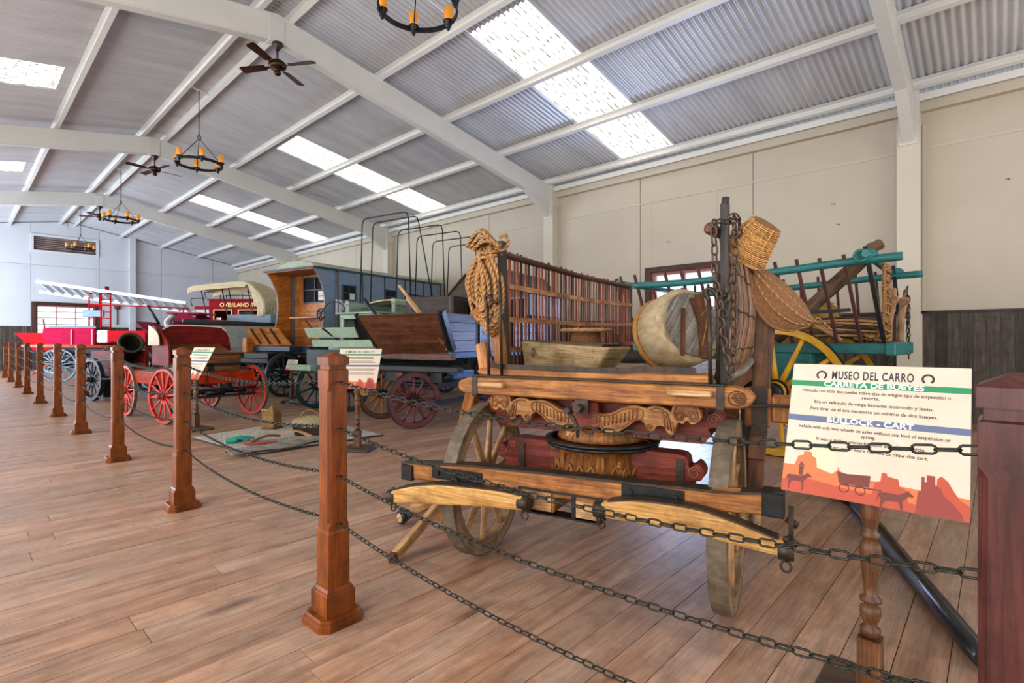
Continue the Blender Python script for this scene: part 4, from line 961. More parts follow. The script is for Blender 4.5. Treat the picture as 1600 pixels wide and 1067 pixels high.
b = MB(); b.tube([(.13*math.cos(2*PI*k/36), .13*math.sin(2*PI*k/36), .042) for k in range(36)], [(.028, .04)]*36, 10, closed=True); obj('rubber_ring', b, mat('rubber', '37342e', '22201c', .6), t)
t = thing('curved_stick', 'gnarled dark stick leaning against the far end of the left slatted side', 'stick', W_(1.9, .45, .89), AR)
b = MB(); b.tube(bez([(.1, -.14, 0), (0, -.08, .07), (-.05, .0, .13), (-.06, .03, .2)], 5), [.012]*7+[.018]*9, 8); obj('stick_shaft', b, OAKD, t)
# ------------------------------------------------------------------ pieces lying by the left wheel
t = thing('iron_tipped_pole', 'round wooden pole with a black iron cap lying left of the bullock cart wheel', 'pole', (1.72, 2.46, 0), 0)
b = MB(); b.tube([(.05, .015, .05), (.9, .26, .05)], .028, 12); obj('pole_shaft', b, OAKL, t)
b = MB(); b.tube([(-.01, 0, .05), (.0, .0, .05), (.01, 0.003, .05), (.055, .016, .05)], [.036, .042, .038, .03], 14); obj('iron_cap', b, BLACK, t)
b = MB(); b.tube([(-.013, 0, .05), (-.011, 0, .05)], .026, 12); obj('end_grain', b, OAKL, t)
t = thing('wooden_rail_piece', 'narrow squared wooden shaft slanting down to the floor left of the bullock cart wheel', 'shaft', (1.43, 2.09, 0), 0)
b = MB(); b.beam((0, 0, .025), (.42, .12, .20), .035, .05, (0, 0, 1)); b.beam((.41, .12, .20), (.80, .24, .03), .03, .05, (0, 0, 1)); obj('shaft_bar', b, OAKL, t, bevel=.004)
b = MB(); b.beam((-.035, -.01, .018), (.0, 0, .028), .04, .045, (0, 0, 1)); obj('shaft_tip', b, OAKD, t, bevel=.006)
t = thing('wooden_block_bar', 'short squared wooden bar lying behind the iron-tipped pole', 'bar', (1.93, 2.62, 0), 0)
b = MB(); b.beam((0, 0, .04), (.75, .2, .04), .07, .08); obj('bar_body', b, OAKL, t, bevel=.005)
t = thing('black_tow_pole', 'long thick black pole lying on the floor behind the large sign', 'pole', (3.05, .35, 0), 0)
b = MB(); d = V((-1.5, -.575, 0)); b.tube([V((.75, .29, .04)), V((-.75, -.285, .04)), V((-.84, -.32, .04))], [.04, .036, .03], 14); obj('pole_shaft', b, mat('black_gloss', '14161a', '24262a', .25, scale=(5, 5), bump=.15), t)
b = MB(); b.beam((.75, .25, .03), (1.05, .5, .05), .08, .06); obj('pole_plate', b, BLACK, t)
# ------------------------------------------------------------------ helpers for the other vehicles
def bx(name, mats, parent, *boxes, bevel=0, label=None):
    b = MB()
    for q in boxes: b.box(*q)
    return obj(name, b, mats, parent, bevel=bevel, label=label)
def bm(name, mats, parent, *beams, bevel=0, label=None, up=(0, 0, 1)):
    b = MB()
    for q in beams: b.beam(q[0], q[1], q[2], q[3], q[4] if len(q) > 4 else up)
    return obj(name, b, mats, parent, bevel=bevel, label=label)
def tb(name, mats, parent, pts, r, n=6, closed=False, smooth=True):
    b = MB(); b.tube(pts, r, n, closed); return obj(name, b, mats, parent)
def planks(name, mats, parent, quad, n, th=.02, along='u'):
    # quad: 4 corners a,b,c,d (a-b the plank length side, a-d stacked), each plank its own part
    a, b_, c, d = [V(p) for p in quad]; nrm = (b_-a).cross(d-a).normalized()*th
    for k in range(n):
        f0 = k/n+.004; f1 = (k+1)/n-.004
        p0 = a.lerp(d, f0); p1 = b_.lerp(c, f0); p2 = b_.lerp(c, f1); p3 = a.lerp(d, f1)
        q = MB(); q.hexa([p0, p0+nrm, p3+nrm, p3, p1, p1+nrm, p2+nrm, p2]); obj(name, q, mats, parent)
def axle(parent, l, t0, t1, z, m): tb('axle', m, parent, [(l, t0, z), (l, t1, z)], .022, 8)
DBLUE = paint('dark_blue_paint', '2c3a4c', '1c2632'); TEAL = mat('teal_paint', '1f7a78', '155452', .5, scale=(3, 14), bump=.25, tone=.25, spots=('5c5a44', 16, .72)); YEL = mat('yellow_paint', 'e0ac1c', 'b98312', .4, scale=(3, 10), bump=.1, tone=.15, spots=('8a6a2c', 14, .7))
PLUM = wood('plum_stake', '6b3a38', '42221f', .5, tone=.3); STRAW = mat('straw', 'e0b45e', '9a6c2e', .8, scale=(30, 80), bump=.9, tone=.5)
# ------------------------------------------------------------------ teal hay cart by the right wall
tc_ = thing('teal_hay_cart', 'teal hay cart with yellow wheels and slanting plum stakes beside the right wall', 'cart', (5.75, 1.46, 0), PI/2)
for s in (.68, -.68): wheel(tc_, (0, s, .585), .585, 12, YEL, BLACK, YEL, YEL, w=.055, rimh=.06, sr=.019, hr=.11, hl=.22, rot=.1)
for s in (.82,): 
    b = MB(); b.lathe([(.06, .78), (.075, .79), (.075, .80), (.05, .815), (.02, .82)], 20, MX.Translation((0, 0, .585)) @ MX.Rotation(-PI/2, 4, 'X')); obj('hub_cap', b, BLACK, tc_)
axle(tc_, 0, -.7, .7, .585, BLACK)
bx('side_beam', TEAL, tc_, (-.80, 1.75, .48, .56, .93, 1.02), bevel=.008); bx('side_beam', TEAL, tc_, (-.80, 1.75, -.56, -.48, .93, 1.02), bevel=.008)
bx('end_beam', TEAL, tc_, (-.86, -.79, -.60, .60, .92, 1.03), bevel=.008); bx('end_beam', TEAL, tc_, (1.72, 1.79, -.58, .58, .92, 1.03), bevel=.008)
bx('spring_block', TEAL, tc_, (-.25, .25, .42, .56, .66, .93), bevel=.01); bx('spring_block', TEAL, tc_, (-.25, .25, -.56, -.42, .66, .93), bevel=.01)
for k in range(7): bx('floor_board', OAKD, tc_, (-.78, 1.7, -.48+k*.137, -.48+k*.137+.13, .985, 1.01))
for s in (1, -1):
    P = [(-.92, s*.74, 1.70), (-.5, s*.745, 1.685), (0, s*.75, 1.655), (.8, s*.75, 1.625), (1.6, s*.75, 1.64)]
    tb('top_rail', TEAL, tc_, bez(P, 5), [.032, .036]+[.034]*19, 12)
    for k in range(13):
        l = -.62+k*.175; bm('stake', PLUM, tc_, ((l, s*.53, 1.0), (l+.09, s*.765, 1.70+random.uniform(.03, .055)), .026, .026, (1, 0, 0)), bevel=.004)
    bm('corner_post', BLACK, tc_, ((-.78, s*.53, 1.0), (-.68, s*.76, 1.80), .032, .032, (1, 0, 0))); bm('corner_post', BLACK, tc_, ((1.58, s*.53, 1.0), (1.62, s*.76, 1.72), .03, .03, (1, 0, 0)))
    bm('iron_rail', BLACK, tc_, ((-.56, s*.64, 1.30), (.25, s*.64, 1.27), .012, .03)); bm('iron_rail', BLACK, tc_, ((.9, s*.64, 1.25), (1.6, s*.64, 1.25), .012, .03))
tb('cross_rail', TEAL, tc_, [(-.70, .86, 1.73), (-.66, -.86, 1.73)], .03, 10); tb('cross_rail', TEAL, tc_, [(1.58, .8, 1.67), (1.60, -.8, 1.67)], .03, 10)
for s in (.77, -.77):
    b = MB()
    for k in range(6): b.tube([(-.685+.012*k-.03+.045*math.cos(a*PI/5), s+.01*k-.03, 1.725+.045*math.sin(a*PI/5)) for a in range(10)], .013, 6, closed=True)
    obj('teal_lashing', b, TEAL, tc_)
tb('cart_hook', IRON, tc_, [(-.8, .5, .92), (-.8, .5, .88), (-.79, .515, .86), (-.78, .50, .85), (-.80, .49, .86)], .004)
def TCp(l, t_, z): return (5.75-t_, 1.46+l, z)
# load of the hay cart
ROUGH = wood('rough_branch', '8a6c50', '4e3827', .7, tone=.2, bump=.7)
t = thing('crooked_timber', 'big crooked brown timber leaning up over the teal rail of the hay cart', 'timber', TCp(-.1, .1, 1.02), PI/2)
b = MB(); b.tube(bez([(.2, .30, .03), (.0, .2, .25), (-.22, .1, .50), (-.42, .02, .72), (-.50, -.02, .84), (-.60, -.05, .90)], 4), [(.035, .06)]*8+[(.04, .065)]*6+[.05, .048, .05, .055, .045, .05, .04], 8); obj('timber', b, ROUGH, t)
t = thing('straw_bale', 'loose bale of yellow straw behind the stakes of the teal cart', 'straw', TCp(-.02, -.16, 1.02), PI/2)
b = MB(); random.seed(3)
b.grid(lambda u, v: V((.36*math.cos(2*PI*u)*(math.sin(PI*(.06+v*.94/2)) if v > 0 else 1)**1*(1+.1*math.sin(9*u*2*PI+v*7)), .34*math.sin(2*PI*u)*(1+.08*math.sin(7*u*2*PI))*math.cos(v*PI/2*.999)**.35, .01+.30*math.sin(v*PI/2))) if False else V(((.33*math.cos(v*PI/2)**.4+.0)*math.cos(2*PI*u)*(1+.06*math.sin(9*u*2*PI)), .36*math.cos(v*PI/2)**.4*math.sin(2*PI*u)*(1+.06*math.sin(11*u*2*PI)), .42*math.sin(v*PI/2))), 48, 14, su=2, sv=.8); obj('bale_core', b, STRAW, t)
b = MB()
for k in range(900):
    a = random.uniform(0, 2*PI); v = random.random()*PI/2*.95; c = math.cos(v)**.4; p = V((.33*c*math.cos(a), .36*c*math.sin(a), .42*math.sin(v))); d = V((random.uniform(-1, 1), random.uniform(-1, 1), random.uniform(-.6, .6)))*.05
    b.tube([p-d, p+d*.2+V((0, 0, .01)), p+d], .0018, 3)
o = obj('straw_stalks', b, STRAW, t); o['kind'] = 'stuff'
t = thing('stick_bundle', 'bundle of pale crooked sticks lying lengthwise at the near end of the teal cart', 'sticks', TCp(-.42, .2, 1.02), PI/2)
for k in range(16):
    y = random.uniform(-.3, .22); z = .02+.026*(k//2)+random.uniform(0, .01); w0 = random.uniform(-.03, .03)
    tb('stick', ROUGH if k % 2 else OAKL, t, bez([(-.30, y, z), (-.05, y+w0, z+.02), (.3, y+random.uniform(-.08, .08), z+random.uniform(-.01, .06))], 4), random.uniform(.009, .016), 6)
for (p0, p1) in (((.0, .25, .05), (.55, -.1, .48)), ((-.05, .28, .02), (.35, .15, .28)), ((.25, .28, .3), (1.0, .2, .5))): tb('stick', OAKL, t, [p0, p1], .02, 8)
t = thing('rope_net', 'hanging net of pale knotted rope tied at the near end of the teal cart', 'net', TCp(-.76, .30, 1.02), PI/2)
for k in range(8):
    y = .16-k*.055; tb('net_rope', ROPE, t, bez([(0, y, .68), (random.uniform(-.02, .02), y+.01, .5), (random.uniform(-.03, .03), y-.01, .32), (random.uniform(-.03, .05), y+random.uniform(-.03, .03), .14), (random.uniform(0, .1), y, .015)], 5), .011, 6)
for k in range(9): tb('net_rope', ROPE, t, bez([(0, .18, .62-.07*k), (-.02, .0, .60-.07*k+random.uniform(-.02, .02)), (0, -.24, .62-.07*k)], 6), .010, 6)
b = MB()
for k in range(26):
    p = V((random.uniform(-.02, .20), random.uniform(-.2, .2), random.uniform(.02, .06+.1*random.random()))); b.tube([p+V((.03*math.cos(a), .035*math.sin(a), .01*math.sin(2*a))) for a in [q*PI/4 for q in range(8)]], .011, 5, closed=True)
o = obj('rope_heap', b, ROPE, t); o['kind'] = 'stuff'
YK = wood('yoke_wood', 'c59a72', '8c6240', .5, tone=.2)
for k, (dl, dt, lab) in enumerate(((-.75, .06, 'left of two curved pale wooden ox yokes at the near end of the teal cart'), (-.80, -.22, 'right of two curved pale wooden ox yokes at the near end of the teal cart'))):
    t = thing('ox_yoke', lab, 'yoke', TCp(dl, dt, 1.2), PI/2, None)
    b = MB(); b.tube(bez([(0, .05, -.17), (-.01, .07, 0), (-.02, .035, .12), (-.03, -.03, .22)], 5), [(.02, .028)]*16, 8); b.tube(bez([(0, .02, -.17), (-.01, .03, 0), (-.02, .0, .12), (-.03, -.07, .22)], 5), [(.014, .02)]*16, 8); obj('yoke_bow', b, YK, t)
    b = MB(); b.tube([(-.03, .07, .20), (-.03, -.10, .215)], [(.045, .04), (.032, .045)], 10); b.tube([(-.03, -.02, .2), (-.03, -.06, .31)], .018, 8); b.tube([(-.03, -.06, .2), (-.03, -.10, .31)], .018, 8); obj('yoke_head', b, YK, t, bevel=.003)
t = thing('dark_hanging_chain', 'dark chains hanging down at the near end of the teal cart', 'chain', TCp(-.85, -.27, 1.44), PI/2)
blk = link_mb(.05, .034, .005, 10, 5).mesh('chain_link', IRON)
for (y, z0, z1) in ((0, 0, -.42), (-.05, -.02, -.55), (.04, 0, -.22)):
    for m in link_mats([V((0, y, z0)), V((0, y-.01, z1))], .038): put('chain_link', blk, t, mtx=m)
tb('chain_loop', IRON, t, bez([(.02, .12, .02), (-.01, .1, .10), (0, .06, .03), (0, 0, .0), (0, -.05, -.02)], 5), .005)
# ------------------------------------------------------------------ brown and blue tipping wagon behind the bullock cart
BRW = wood('wagon_brown', '70432c', '3f2317', .42, tone=.3, bump=.15, scale=(.8, 9)); GBL = mat('greyblue_boards', '7e84a4', '4e5472', .5, scale=(1, 12), bump=.4, tone=.3, knots=2); BLU = mat('bright_blue_paint', '3a68ac', '20406c', .5, scale=(10, 10), bump=.3, tone=.2, spots=('b4bfd0', 30, .68))
DKB = wood('dark_planks', '4c3a30', '2a1f1a', .55, tone=.3); PUR = mat('purple_brown_paint', '6b2c34', '431c26', .4, scale=(4, 8), bump=.1, tone=.1); BKT = paint('black_paint', '14161c', '22242c', .35)
v1 = thing('brown_wagon', 'brown and grey-blue wooden wagon with outward leaning front board and purple-brown wheels', 'wagon', (3.95, 5.35, 0), math.radians(15))
for (l, t_) in ((-.285, -.213), (.122, .65)): wheel(v1, (l, t_, .335), .335, 12, PUR if t_ < 0 else OAKD, BLACK, PUR if t_ < 0 else OAK, BLACK, w=.05, rimh=.055, sr=.016, hr=.055, hl=.16, rz=math.radians(-27))
axle(v1, -.08, -.1, .5, .335, BLACK)
for t_ in (.52, -.52): wheel(v1, (2.6, t_, .42), .42, 12, PUR, BLACK, PUR, BLACK, w=.05, rimh=.055, sr=.016, hr=.055, hl=.16)
axle(v1, 2.6, -.52, .52, .42, BLACK)
# front board, leaning out
planks('front_plank', BRW, v1, [(-.33, .66, 1.365), (-.33, -.62, 1.365), (.0, -.56, .92), (.0, .50, .86)], 4, -.025)
bm('corner_iron', BKT, v1, ((-.35, -.62, 1.375), (-.02, -.55, .93), .06, .035, (0, 1, 0)), bevel=.004); bm('corner_iron', BKT, v1, ((-.35, .66, 1.375), (-.02, .53, .87), .05, .035, (0, 1, 0)), bevel=.004)
bm('side_cheek', DBLUE, v1, ((-.31, -.645, 1.375), (.03, -.57, .92), .075, .03, (0, 1, 0)))
bx('sill', BRW, v1, (-.03, .05, -.58, .5, .80, .88), bevel=.006)
for k in range(4): bx('side_board', GBL, v1, (-.05, 3.1, -.52, -.495, .93+.112*k, 1.038+.112*k), bevel=.003)
for k in range(4): bx('side_board', GBL, v1, (-.05, 3.1, .495, .52, .93+.112*k, 1.038+.112*k), bevel=.003)
bx('side_sill', BLU, v1, (.0, 3.1, -.56, -.50, .82, .905), bevel=.01); bx('side_ledge', GBL, v1, (.0, 3.1, -.585, -.5, .905, .94)); bx('side_sill', BLU, v1, (.0, 3.1, .50, .56, .82, .905), bevel=.01)
for l in (.66, 1.6, 2.5, 3.05): bx('side_post', BKT, v1, (l, l+.045, -.55, -.52, .78, 1.40))
bx('bed', DKB, v1, (0, 3.1, -.5, .5, .86, .92)); bx('end_board', GBL, v1, (3.08, 3.11, -.5, .5, .92, 1.38))
bx('turn_bolster', BKT, v1, (-.26, -.14, -.82, .46, .67, .735), bevel=.006); bx('turn_bolster', BKT, v1, (-.12, .25, -.5, .4, .53, .66), bevel=.006)
bx('beam_block', wood('block_redbrown', '7c4a3a', '4c2a22', .6), v1, (-.22, -.1, .02, .13, .575, .655), (-.22, -.1, -.13, -.01, .565, .65), bevel=.008)
bx('side_spring', BLU, v1, (-.05, .35, -.66, -.52, .58, .68), bevel=.015); tb('leaf_spring', BKT, v1, bez([(-.1, -.6, .62), (-.05, -.3, .52), (0, 0, .49), (0, .3, .52), (0, .45, .6)], 5), [(.012, .03)]*21, 6)
bx('tow_beam', BKT, v1, (-.3, 1.9, -.53, -.47, .28, .335)); bx('reach_pole', BKT, v1, (.1, 2.6, -.05, .05, .40, .48))
t_ = thing('plank_chest', 'dark plank chest with a rounded left end standing on the brown wagon', 'chest', (0, 0, 0), 0)
MB1 = MX.Translation((3.95, 5.35, 0)) @ MX.Rotation(math.radians(15), 4, 'Z')
t_.location = MB1 @ V((.55, .18, 1.38)); t_.rotation_euler = (0, 0, math.radians(15))
b = MB(); b.prism([(-.42, 0), (.38, 0), (.38, .20), (.35, .245), (.29, .265), (-.42, .25)], frame((-.05, 0, 0), (0, 1, 0), (0, 0, 1)), .35); obj('chest_body', b, DKB, t_, bevel=.006)
bx('iron_band', BKT, t_, (-.056, -.05, .27, .30, .0, .262), (-.056, -.05, -.38, -.35, 0, .25))
t_ = thing('trapezoid_hood', 'dark plank hood with sloping left side and a black opening on the brown wagon', 'hood', MB1 @ V((.95, -.48, 1.38)), math.radians(15))
HP = [(.72, .0), (.72, .25), (.34, .60), (-.30, .62), (-.62, .30), (-.62, .0)]
b = MB(); b.prism([(.72, .24), (.34, .60), (-.30, .62), (-.62, .30), (-.62, .24)], TZ(0), .02); b.prism([(.72, 0), (.72, .24), (.66, .24), (.66, 0)], TZ(0), .02); obj('hood_front', b, DKB, t_)
for (a, c, n_) in ((HP[1], HP[2], 3), (HP[2], HP[3], 4), (HP[3], HP[4], 3)): planks('roof_plank', DKB, t_, [(-.03, a[0], a[1]), (1.2, a[0], a[1]), (1.2, c[0], c[1]), (-.03, c[0], c[1])], n_, .02)
bx('side_wall', DKB, t_, (0, 1.2, .70, .72, 0, .24)); bx('side_wall', DKB, t_, (0, 1.2, -.62, -.60, 0, .28))
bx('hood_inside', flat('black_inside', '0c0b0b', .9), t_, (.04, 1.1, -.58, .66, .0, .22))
t_ = thing('long_tool_handles', 'two worn wooden tool handles leaning up out of the brown wagon', 'handles', MB1 @ V((-.1, -.3, 1.0)), math.radians(15))
tb('handle', OAKL, t_, [(0, -.22, .0), (-.25, .26, .70)], .02, 8); tb('handle', OAKL, t_, [(.02, -.18, .0), (-.18, .20, .55)], .018, 8)
t_ = thing('black_brake_lever', 'short thick black lever sticking up behind the brown wagon board', 'lever', MB1 @ V((-.05, .45, 1.0)), math.radians(15))
tb('lever_bar', BKT, t_, [(0, -.2, .0), (-.05, .30, .58)], [.03, .022], 8)
t_ = thing('pale_rope_loops', 'pale rope loops hanging below the cream sign by the brown wagon', 'rope', MB1 @ V((-.3, .62, .70)), math.radians(15))
for k in range(4): tb('rope_loop', ROPE, t_, bez([(0, -.03*k, .02), (-.03, .05-.03*k, -.1), (-.02, .04-.03*k, -.26), (.02, -.03-.02*k, -.34), (.03, -.06-.02*k, -.1), (.0, -.03*k, .02)], 5), .009, 6)
tb('leather_strap', OAKL, v1, bez([(-.3, .70, .62), (-.33, .68, .35), (-.3, .62, .17)], 5), .012, 6)
# ------------------------------------------------------------------ green covered-wagon frame
GRN = paint('sage_green_paint', '96aa94', '7c907e', .5, tone=.25); GRND = paint('dark_green_paint', '2f4242', '202e30', .4)
M2 = MX.Translation((3.95, 6.95, 0)) @ MX.Rotation(math.radians(12), 4, 'Z')
v2 = thing('green_wagon', 'sage green covered-wagon chassis with tall bare iron hoops and slanted toe boards', 'wagon', (3.95, 6.95, 0), math.radians(12))
for t0 in (.72, .0): wheel(v2, (0, t0, .345), .345, 10, GRND, BLACK, GRND, GRND, w=.045, rimh=.05, sr=.015, hr=.055, hl=.16, rz=math.radians(-8))
axle(v2, 0, -.05, .75, .345, GRND)
for t0 in (.5, -.5): wheel(v2, (2.9, t0, .45), .45, 12, GRND, BLACK, GRND, GRND, w=.045, rimh=.05, sr=.015, hr=.055, hl=.16)
axle(v2, 2.9, -.5, .5, .45, GRND)
bm('toe_board', GRN, v2, ((-.42, .40, 1.15), (-.42, -.62, 1.15), .025, .15, (-.55, 0, 1)), ((-.30, .42, 1.0), (-.30, -.80, 1.0), .03, .10, (-.2, 0, 1)), bevel=.004)
bm('strap', BKT, v2, ((-.49, -.02, 1.21), (-.36, -.18, 1.05), .012, .03, (0, 1, 0)))
bx('seat_box', GRN, v2, (.05, .12, -.55, .26, 1.36, 1.43), (.05, .10, .18, .26, .95, 1.39), (.05, .10, -.55, -.47, .95, 1.39), (.05, .45, .22, .26, .95, 1.4), (.05, .45, -.55, -.51, .95, 1.4), (-.02, .55, -.57, .28, 1.43, 1.452), bevel=.005)
bx('seat_inside', flat('black_inside', ''), v2, (.3, .31, -.5, .22, .95, 1.39))
bx('splash_board', GRN, v2, (-.6, -.5, .1, .55, .62, .70), bevel=.006)
for s in (-.5, .48):
    bx('side_panel', GRN, v2, (.4, 3.4, s, s+.02, 1.0, 1.56)); 
    for k in range(7): bx('side_batten', GRN, v2, (.4+k*.49, .45+k*.49, s-.02, s+.04, .98, 1.62))
    bx('top_rail', GRN, v2, (.4, 3.4, s-.025, s+.045, 1.57, 1.64)); bx('bottom_rail', GRN, v2, (.4, 3.4, s-.025, s+.045, .96, 1.03))
bx('wagon_bed', GRN, v2, (.05, 3.4, -.5, .5, .9, .96)); bx('chassis_beam', GRND, v2, (-.2, 3.2, -.3, -.22, .6, .7), (-.2, 3.2, .22, .3, .6, .7)); bx('turn_block', GRND, v2, (-.15, .15, -.2, .75, .55, .9))
b = MB(); b.grid(lambda u, v: V((.75+1.3*u, -.45+.9*v, 1.63+.05*math.sin(PI*v)+.012*math.sin(u*21))), 20, 12); obj('canvas_roll', b, mat('canvas_cream', 'd2c7a0', 'b8aa80', .8, scale=(4, 4), bump=.3, tone=.1), v2, solid=.02)
for i, l in enumerate((.72, .95, 1.55, 2.05, 2.5, 3.0)):
    hw = .50; top = 3.02-.02*i; lean = (.0, .18, 0, .0, 0, 0)[i]
    P = [(l, hw+.05, 1.6), (l, hw+.0, top-.10), (l, hw-.03, top-.025), (l, hw-.10, top), (l, -hw+.10, top), (l, -hw+.03, top-.025), (l, -hw, top-.10), (l+lean, -hw-.05-lean*.6, 1.6)]
    tb('hoop', BKT, v2, P, .011, 6)
tb('brake_rod', BKT, v2, [(.6, -.52, 1.75), (2.2, -.52, 1.70)], .012, 6); 
b = MB(); b.tube([(.0+0, .62+.085*math.cos(k*PI/10), 1.44+.085*math.sin(k*PI/10)) for k in range(20)], .012, 6, closed=True)
for k in range(3): b.tube([(0, .62-.08*math.cos(k*PI/3), 1.44-.08*math.sin(k*PI/3)), (0, .62+.08*math.cos(k*PI/3), 1.44+.08*math.sin(k*PI/3))], .009, 5)
obj('hand_wheel', b, BKT, v2); tb('hand_wheel_rod', BKT, v2, bez([(0, .62, 1.44), (.0, .45, 1.60), (0, .2, 1.6), (.02, .1, 1.5)], 4), .01)
tb('tow_bar', GRND, v2, [(.06, 1.42, .05), (.14, .3, .06)], .035, 8)
tb('tow_hook', IRON, v2, bez([(.06, 1.42, .05), (.05, 1.5, .06), (.02, 1.58, .05), (-.03, 1.54, .04), (.0, 1.47, .04)], 4), .018, 6)
# ------------------------------------------------------------------ blue-grey caravan
CB = mat('caravan_blue', '76889a', '647688', .35, metal=.1, scale=(2, 5), bump=.1, tone=.12); CBD = paint('caravan_dark', '3a434c', '2c343c', .4); CRO = paint('caravan_roof', 'a3a890', '8a8f76', .5)
OR2 = wood('caravan_pine', 'd4883e', '8e501e', .45, tone=.35, knots=2.5)
v3 = thing('blue_caravan', 'blue-grey show caravan with an open orange pine porch at its front', 'caravan', (4.75, 10.28, 0), math.radians(12))
hw = .75; LN = 3.55
bx('floor_frame', DBLUE, v3, (-.38, LN, -hw-.02, hw+.02, .80, .92), bevel=.01); bx('porch_floor', OR2, v3, (-.2, .4, -hw, hw, .92, .945))
prof = [(.0, 2.44), (.0, 2.36), (.06, 2.2), (.14, 2.02), (.17, 1.8), (.15, 1.5), (.10, 1.2), (.06, .94), (.62, .94), (.62, 2.44)]
prof = bez2([(-.24, 2.42), (-.13, 2.28), (-.02, 2.03), (.02, 1.75), (-.02, 1.4), (-.10, 1.1), (-.15, .94)], 4)+[(.31, .94), (.31, 2.42)]
for s, nme in ((hw-.03, 'porch_side'), (-hw, 'porch_side')):
    b = MB(); b.prism(prof, frame((0, s+.03, 0), (1, 0, 0), (0, 0, 1)), .012); obj(nme, b, CB, v3, label='blue-grey outer skin of the porch side')
    b = MB(); b.prism(prof, frame((0, s+(.0 if s > 0 else .045), 0), (1, 0, 0), (0, 0, 1)), .012); obj('porch_lining', b, OR2, v3)
for k in range(5): bx('wall_board', CB, v3, (.31+k*.648, .31+(k+1)*.648-.006, -hw-.012, -hw+.01, .92, 2.44), bevel=.004)
for k in range(5): bx('wall_board', CB, v3, (.31+k*.648, .31+(k+1)*.648-.006, hw-.01, hw+.012, .92, 2.44))
for k in range(6): bx('joint_strip', CBD, v3, (.29+k*.645, .32+k*.645, -hw-.022, -hw-.012, .92, 2.44))
bx('end_wall', CB, v3, (LN-.03, LN, -hw, hw, .92, 2.44))
# roof: domed with overhanging eaves
b = MB(); b.grid(lambda u, v: V((-.1+u*(LN+.18), -(hw-.1)+2*(hw-.1)*v, 2.45+.17*math.sin(PI*v)**.6)), 8, 16, su=4, sv=2); obj('domed_roof', b, CRO, v3, solid=.03)
b = MB(); b.prism([(-(hw-.1), 2.45)]+[(-(hw-.1)+2*(hw-.1)*k/16, 2.45+.17*math.sin(PI*k/16)**.6) for k in range(1, 16)]+[((hw-.1), 2.45)], frame((-.11, 0, 0), (0, 1, 0), (0, 0, 1)), .02); obj('roof_front', b, CRO, v3)
bx('eaves_board', CBD, v3, (-.28, LN+.03, -hw-.04, hw+.04, 2.42, 2.46), bevel=.006); bx('porch_ceiling', OR2, v3, (-.25, .45, -hw+.03, hw-.03, 2.405, 2.42))
# porch back wall with window
bx('back_wall', OR2, v3, (.42, .45, -hw+.02, hw-.02, .94, 1.83), (.42, .45, .42, hw-.02, 1.83, 2.42), (.42, .45, -hw+.02, -.30, 1.83, 2.42), (.42, .45, -.30, .42, 2.36, 2.42))
bx('window_dark', flat('black_inside', ''), v3, (.44, .45, -.30, .42, 1.83, 2.36))
bx('window_grid', CBD, v3, *[(.41, .43, -.30+q*.36-.012, -.30+q*.36+.012, 1.83, 2.36) for q in (0, 1, 2)]+[(.41, .43, -.30, .42, 1.83+q*.265-.012, 1.83+q*.265+.012) for q in (0, 1, 2)])
bx('window_note', flat('note_white', 'cfcfc8'), v3, (.435, .439, -.22, -.02, 1.97, 2.07)); bx('window_note', flat('note_white', ''), v3, (.435, .439, -.22, -.02, 1.87, 1.95))
bx('porch_shelf', OR2, v3, (.13, .42, -.62, .5, 1.49, 1.52)); bm('shelf_bracket', OR2, v3, ((.18, .1, 1.48), (.42, .1, 1.25), .03, .03)); bm('shelf_bracket', OR2, v3, ((.18, -.5, 1.48), (.42, -.5, 1.25), .03, .03))
bx('porch_board', OR2, v3, (.405, .42, -.7, .7, 1.10, 1.11), (.405, .42, -.7, .7, 1.24, 1.25), (.405, .42, .5, .7, 1.55, 1.57))
# small side windows
for l0 in (.44, 1.62):
    bx('window_frame', CBD, v3, (l0-.03, l0, -hw-.03, -hw-.01, 1.85, 2.16), (l0+.30, l0+.33, -hw-.03, -hw-.01, 1.85, 2.16), (l0, l0+.3, -hw-.03, -hw-.01, 2.14, 2.16), (l0, l0+.3, -hw-.03, -hw-.01, 1.85, 1.87), (l0+.14, l0+.16, -hw-.03, -hw-.01, 1.87, 2.14), (l0, l0+.3, -hw-.03, -hw-.01, 1.995, 2.015))
    for q, (da, dz) in enumerate(((0, 0), (.16, 0), (0, .145), (.16, .145))):
        bx('window_pane', flat('note_white', '') if q == 1 else flat('black_inside', ''), v3, (l0+da, l0+da+.14, -hw-.018, -hw-.012, 1.87+dz, 1.995+dz))
ML = frame((.56, -hw-.026, 1.69), (1, 0, 0), (0, 0, 1)); text('IMor', .40, ML, flat('letter_white', 'd4d8da'), v3, off=.012, sx=.85)
# footboard with black straps
planks('foot_plank', OR2, v3, [(-.78, .60, 1.27), (-.78, -.42, 1.27), (-.62, -.58, .95), (-.62, .50, .95)], 3, .02)
for t0 in (.38, .08, -.22): bm('strap', BKT, v3, ((-.805, t0, 1.26), (-.65, t0-.08, .97), .012, .035, (0, 1, 0)))
bx('foot_beam', DBLUE, v3, (-.66, -.3, -.6, .52, .83, .93), bevel=.01); bx('beam_end', OR2, v3, (-.8, -.5, .52, .66, .80, 1.1), bevel=.02)
UND = wood('under_black', '1e2126', '101215', .45, tone=.4)
for t0 in (.68, -.55): wheel(v3, (-.75, t0, .40), .40, 12, GRND, BLACK, DBLUE, BLACK, w=.05, rimh=.05, sr=.015, hr=.06, hl=.18, rz=.1)
for t0 in (.7, -.7): wheel(v3, (2.8, t0, .42), .42, 12, GRND, BLACK, DBLUE, BLACK, w=.05, rimh=.05, sr=.015, hr=.06, hl=.18)
